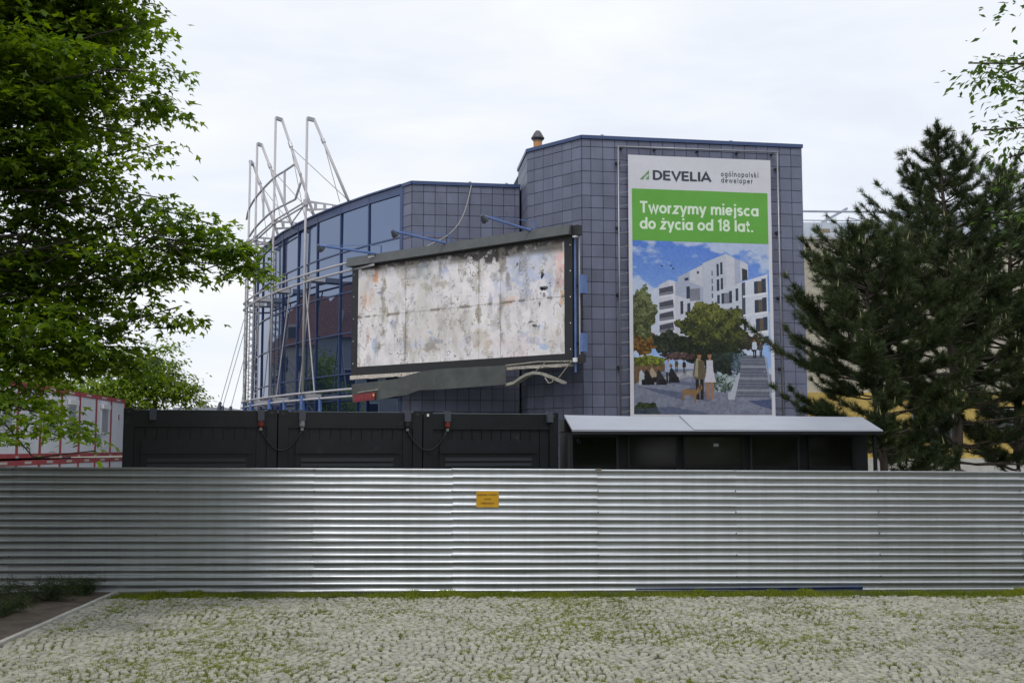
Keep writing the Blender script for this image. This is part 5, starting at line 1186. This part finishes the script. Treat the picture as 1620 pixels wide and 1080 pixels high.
# trees behind the camera (mirrored by the fence)
for X_, Y_, h_, lb in ((-15, -9, 10, 'broad dark tree behind the camera to the left'), (15.5, -8, 11, 'broad dark tree behind the camera to the right'), (-24, 4, 11, 'tall dark tree left of the paving beyond the frame'), (14.5, 0, 9, 'tall dark tree to the right of the camera'), (22, 5, 11, 'tall dark tree right of the paving beyond the frame'), (-7, -30, 9, 'tree in front of the low cream house behind the camera, left one'), (8, -32, 9, 'tree in front of the low cream house behind the camera, right one')):
    lob = [((X_ + rng.normal(0, 2.2), Y_ + rng.normal(0, 2.2), h_ * .25 + rng.uniform(0, h_ * .6)), (2.3, 2.3, 1.8)) for _ in range(16)]
    tr_ = leafy('street_tree', lb, 'tree', (X_, Y_, -.1), (X_, Y_, h_ * .8), .3, lob, M['maple'], OVAL_T * np.array([1.6, 1, 1]), OVAL_F, .42, 1.3, 16, sprayr=.7)
    finish(*tr_, M['maple'])

# ---- pines ----
def pine(label, base, H, prof_, seed, lean=(0, 0), dens=1.0, zmin=.6):
    r_ = np.random.default_rng(seed); t = thing('pine_tree', label, 'pine', base, 'black pines in front of the beige building'); base = np.array(base, float)
    axis = lambda z: base + np.array([lean[0] * z / H + .05 * math.sin(z * 1.3 + seed), lean[1] * z / H, z])
    MB().tube([axis(z) for z in np.linspace(0, H, 16)], list(np.linspace(.17, .02, 16) * (H / 11)), 8).build('trunk', M['pbark'], t, smooth=True)
    br = MB(); tp, td, cp = [], [], []
    z = zmin; 
    while z < H - .15:
        f_ = z / H; Rm = np.interp(f_, [p[0] for p in prof_], [p[1] for p in prof_]); nb = 5; a0_ = r_.uniform(0, 6.28)
        for b_ in range(nb):
            a = a0_ + b_ * 6.283 / nb + r_.normal(0, .22); Lb = Rm * r_.uniform(.7, 1.22) * (1.0 if r_.random() > .08 else .45)
            up0 = -.05 + .75 * max(0, f_ - .35) + r_.normal(0, .07); A_ = axis(z + r_.normal(0, .05)); d_ = np.array([math.cos(a), math.sin(a), 0])
            n_ = 8; pts_ = []
            for s_ in np.linspace(0, 1, n_): pts_.append(A_ + d_ * Lb * s_ + np.array([0, 0, Lb * (up0 * s_ + .42 * s_ ** 2.4)]) + (r_.normal(0, .02, 3) if s_ > 0 else 0))
            br.tube(pts_, list(np.linspace(.032, .008, n_) * (.6 + .5 * Lb / 2)), 4, caps=False)
            # side twigs with tufts
            m_ = int(max(4, Lb * 9.6 * dens))
            for k_ in range(m_):
                s_ = r_.uniform(.22 if f_ > .4 else .38, 1.0); i_ = min(int(s_ * (n_ - 1)), n_ - 2); q = pts_[i_] + (pts_[i_ + 1] - pts_[i_]) * (s_ * (n_ - 1) - i_)
                side = r_.choice([-1, 1]); sd = np.array([-d_[1], d_[0], 0]) * side * r_.uniform(.4, 1) + d_ * r_.uniform(.4, .9) + np.array([0, 0, r_.uniform(.2, .8)]); sd /= np.linalg.norm(sd)
                l_ = (.18 + .62 * (1 - s_) * min(1.0, Lb / 1.6)) * r_.uniform(.6, 1.25); e_ = q + sd * l_; br.tube([q, q + sd * l_ * .5 + (0, 0, -.01), e_], [.010, .008, .006], 3, caps=False)
                for w_ in np.linspace(.35, 1, max(1, int(l_ / .14))): tp.append(q + sd * l_ * w_); td.append(sd + np.array([0, 0, .25]))
                if s_ > .75: cp.append(e_)
            tp.append(pts_[-1]); td.append(pts_[-1] - pts_[-2] + np.array([0, 0, .02])); cp.append(pts_[-1])
            for s_ in np.arange(.55, 1, .12): i_ = int(s_ * (n_ - 1)); tp.append(pts_[i_]); td.append(pts_[i_ + 1] - pts_[i_])
        z += .33 + .20 * (1 - f_) + r_.normal(0, .03)
    for z in np.arange(H * .86, H + .05, .07): tp.append(axis(z)); td.append(np.array([r_.normal(0, .3), r_.normal(0, .3), 1]))
    cp.append(axis(H + .02)); br.build('branches', M['pbark'], t, smooth=True)
    tp, td = np.array(tp), np.array(td); td /= np.linalg.norm(td, axis=1, keepdims=True); nn_ = 42; n = len(tp)
    pos_ = np.repeat(tp, nn_, 0) + r_.normal(0, .025, (n * nn_, 3)) - np.repeat(td, nn_, 0) * r_.uniform(0, .10, (n * nn_, 1)); dr_ = np.repeat(td, nn_, 0) * 1.05 + r_.normal(0, .62, (n * nn_, 3))
    T_ = np.array([[-.035, 0, 0], [.035, 0, 0], [0, 1, 0]]); F_ = np.array([[0, 1, 2]])
    link('crown', scatter('needles', T_, F_, pos_, frames(dr_, r_.uniform(0, 6.28, n * nn_)), r_.uniform(.13, .22, n * nn_)), M['needle'], t, kind='stuff')
    cp = np.array(cp); cp = cp[r_.random(len(cp)) < .12 + .3 * np.clip((cp[:, 2] - base[2]) / H - .35, 0, 1)]; C_T = np.array([[-.5, -.5, 0], [.5, -.5, 0], [.5, .5, 0], [-.5, .5, 0], [0, 0, 1]]) * np.array([.10, .10, 1]); C_F = np.array([[0, 1, 4], [1, 2, 4], [2, 3, 4], [3, 0, 4]])
    k_ = len(cp); link('candles', scatter('candles', C_T, C_F, cp, rot_zxy(r_.uniform(0, 6, k_), r_.normal(0, .14, k_), r_.normal(0, .14, k_)), r_.uniform(.12, .24, k_)), M['candle'], t, kind='stuff')
    return t
pine('tallest pine with a pointed top and bare lower trunk, middle of the three', (12.55, 32, -.1), 11.7, [(0, 2.5), (.2, 3.4), (.4, 3.7), (.58, 3.1), (.72, 2.1), (.84, 1.15), (.93, .5), (1, .12)], 3, (-.3, 0), 1.1, zmin=2.0)
pine('lower bushy pine at the left of the three, overlapping the banner side', (9.5, 29, -.1), 8.1, [(0, 1.7), (.25, 2.3), (.5, 2.8), (.75, 2.0), (.92, .8), (1, .12)], 5, (-.5, 0), 1.25, zmin=.7)
pine('pine with blunt top at the right edge of the photo', (15.1, 34, -.1), 10.9, [(0, 2.8), (.3, 3.7), (.6, 3.1), (.85, 1.6), (1, .2)], 9, (-.1, 0), zmin=1.6)

# ---- junipers in the soil bed ----
def juniper(x, y, r0, h, label, seed):
    r_ = np.random.default_rng(seed); t = thing('juniper_shrub', label, 'shrub', (x, y, 0), 'creeping junipers in the soil bed'); st = MB(); tp, td = [], []
    for k_ in range(int(26 * r0 / .6)):
        a = r_.uniform(0, 6.28); L_ = r0 * r_.uniform(.5, 1.1); e_ = np.array([x + math.cos(a) * L_, y + math.sin(a) * L_, h * r_.uniform(.35, 1.1)]); b_ = np.array([x, y, .0]); mid = (b_ + e_) / 2 + (0, 0, .08)
        P_ = [b_, mid, e_]; st.tube(P_, [.012, .008, .004], 3, caps=False)
        for s_ in np.linspace(.25, 1, 11):
            q = b_ * (1 - s_) ** 2 + mid * 2 * s_ * (1 - s_) + e_ * s_ ** 2; tp.append(q + r_.normal(0, .035, 3)); td.append(e_ - b_ + r_.normal(0, .3, 3))
    st.build('stems', M['bark'], t); tp, td = np.array(tp), np.array(td); tp[:, 2] = np.maximum(tp[:, 2], .02); td /= np.linalg.norm(td, axis=1, keepdims=True); nn_ = 16; n = len(tp)
    pos_ = np.repeat(tp, nn_, 0) + r_.normal(0, .035, (n * nn_, 3)); dr_ = np.repeat(td, nn_, 0) + r_.normal(0, .5, (n * nn_, 3)); T_ = np.array([[-.07, 0, 0], [.07, 0, 0], [0, 1, 0]])
    link('foliage', scatter('foliage', T_, np.array([[0, 1, 2]]), pos_, frames(dr_, r_.uniform(0, 6.28, n * nn_)), r_.uniform(.03, .075, n * nn_)), M['juniper'], t, kind='stuff')
juniper(-7.75, 16.6, .75, .34, 'largest low juniper at the left edge of the photo', 1); juniper(-7.05, 17.5, .55, .28, 'low juniper just behind the large one, against the fence', 2); juniper(-6.95, 15.9, .42, .20, 'small juniper nearest the kerb', 3); juniper(-6.75, 18.25, .38, .20, 'tiny juniper tuft at the foot of the fence beside the kerb end', 4); juniper(-8.3, 15.0, .6, .3, 'juniper at the lowest left corner of the soil bed', 5)
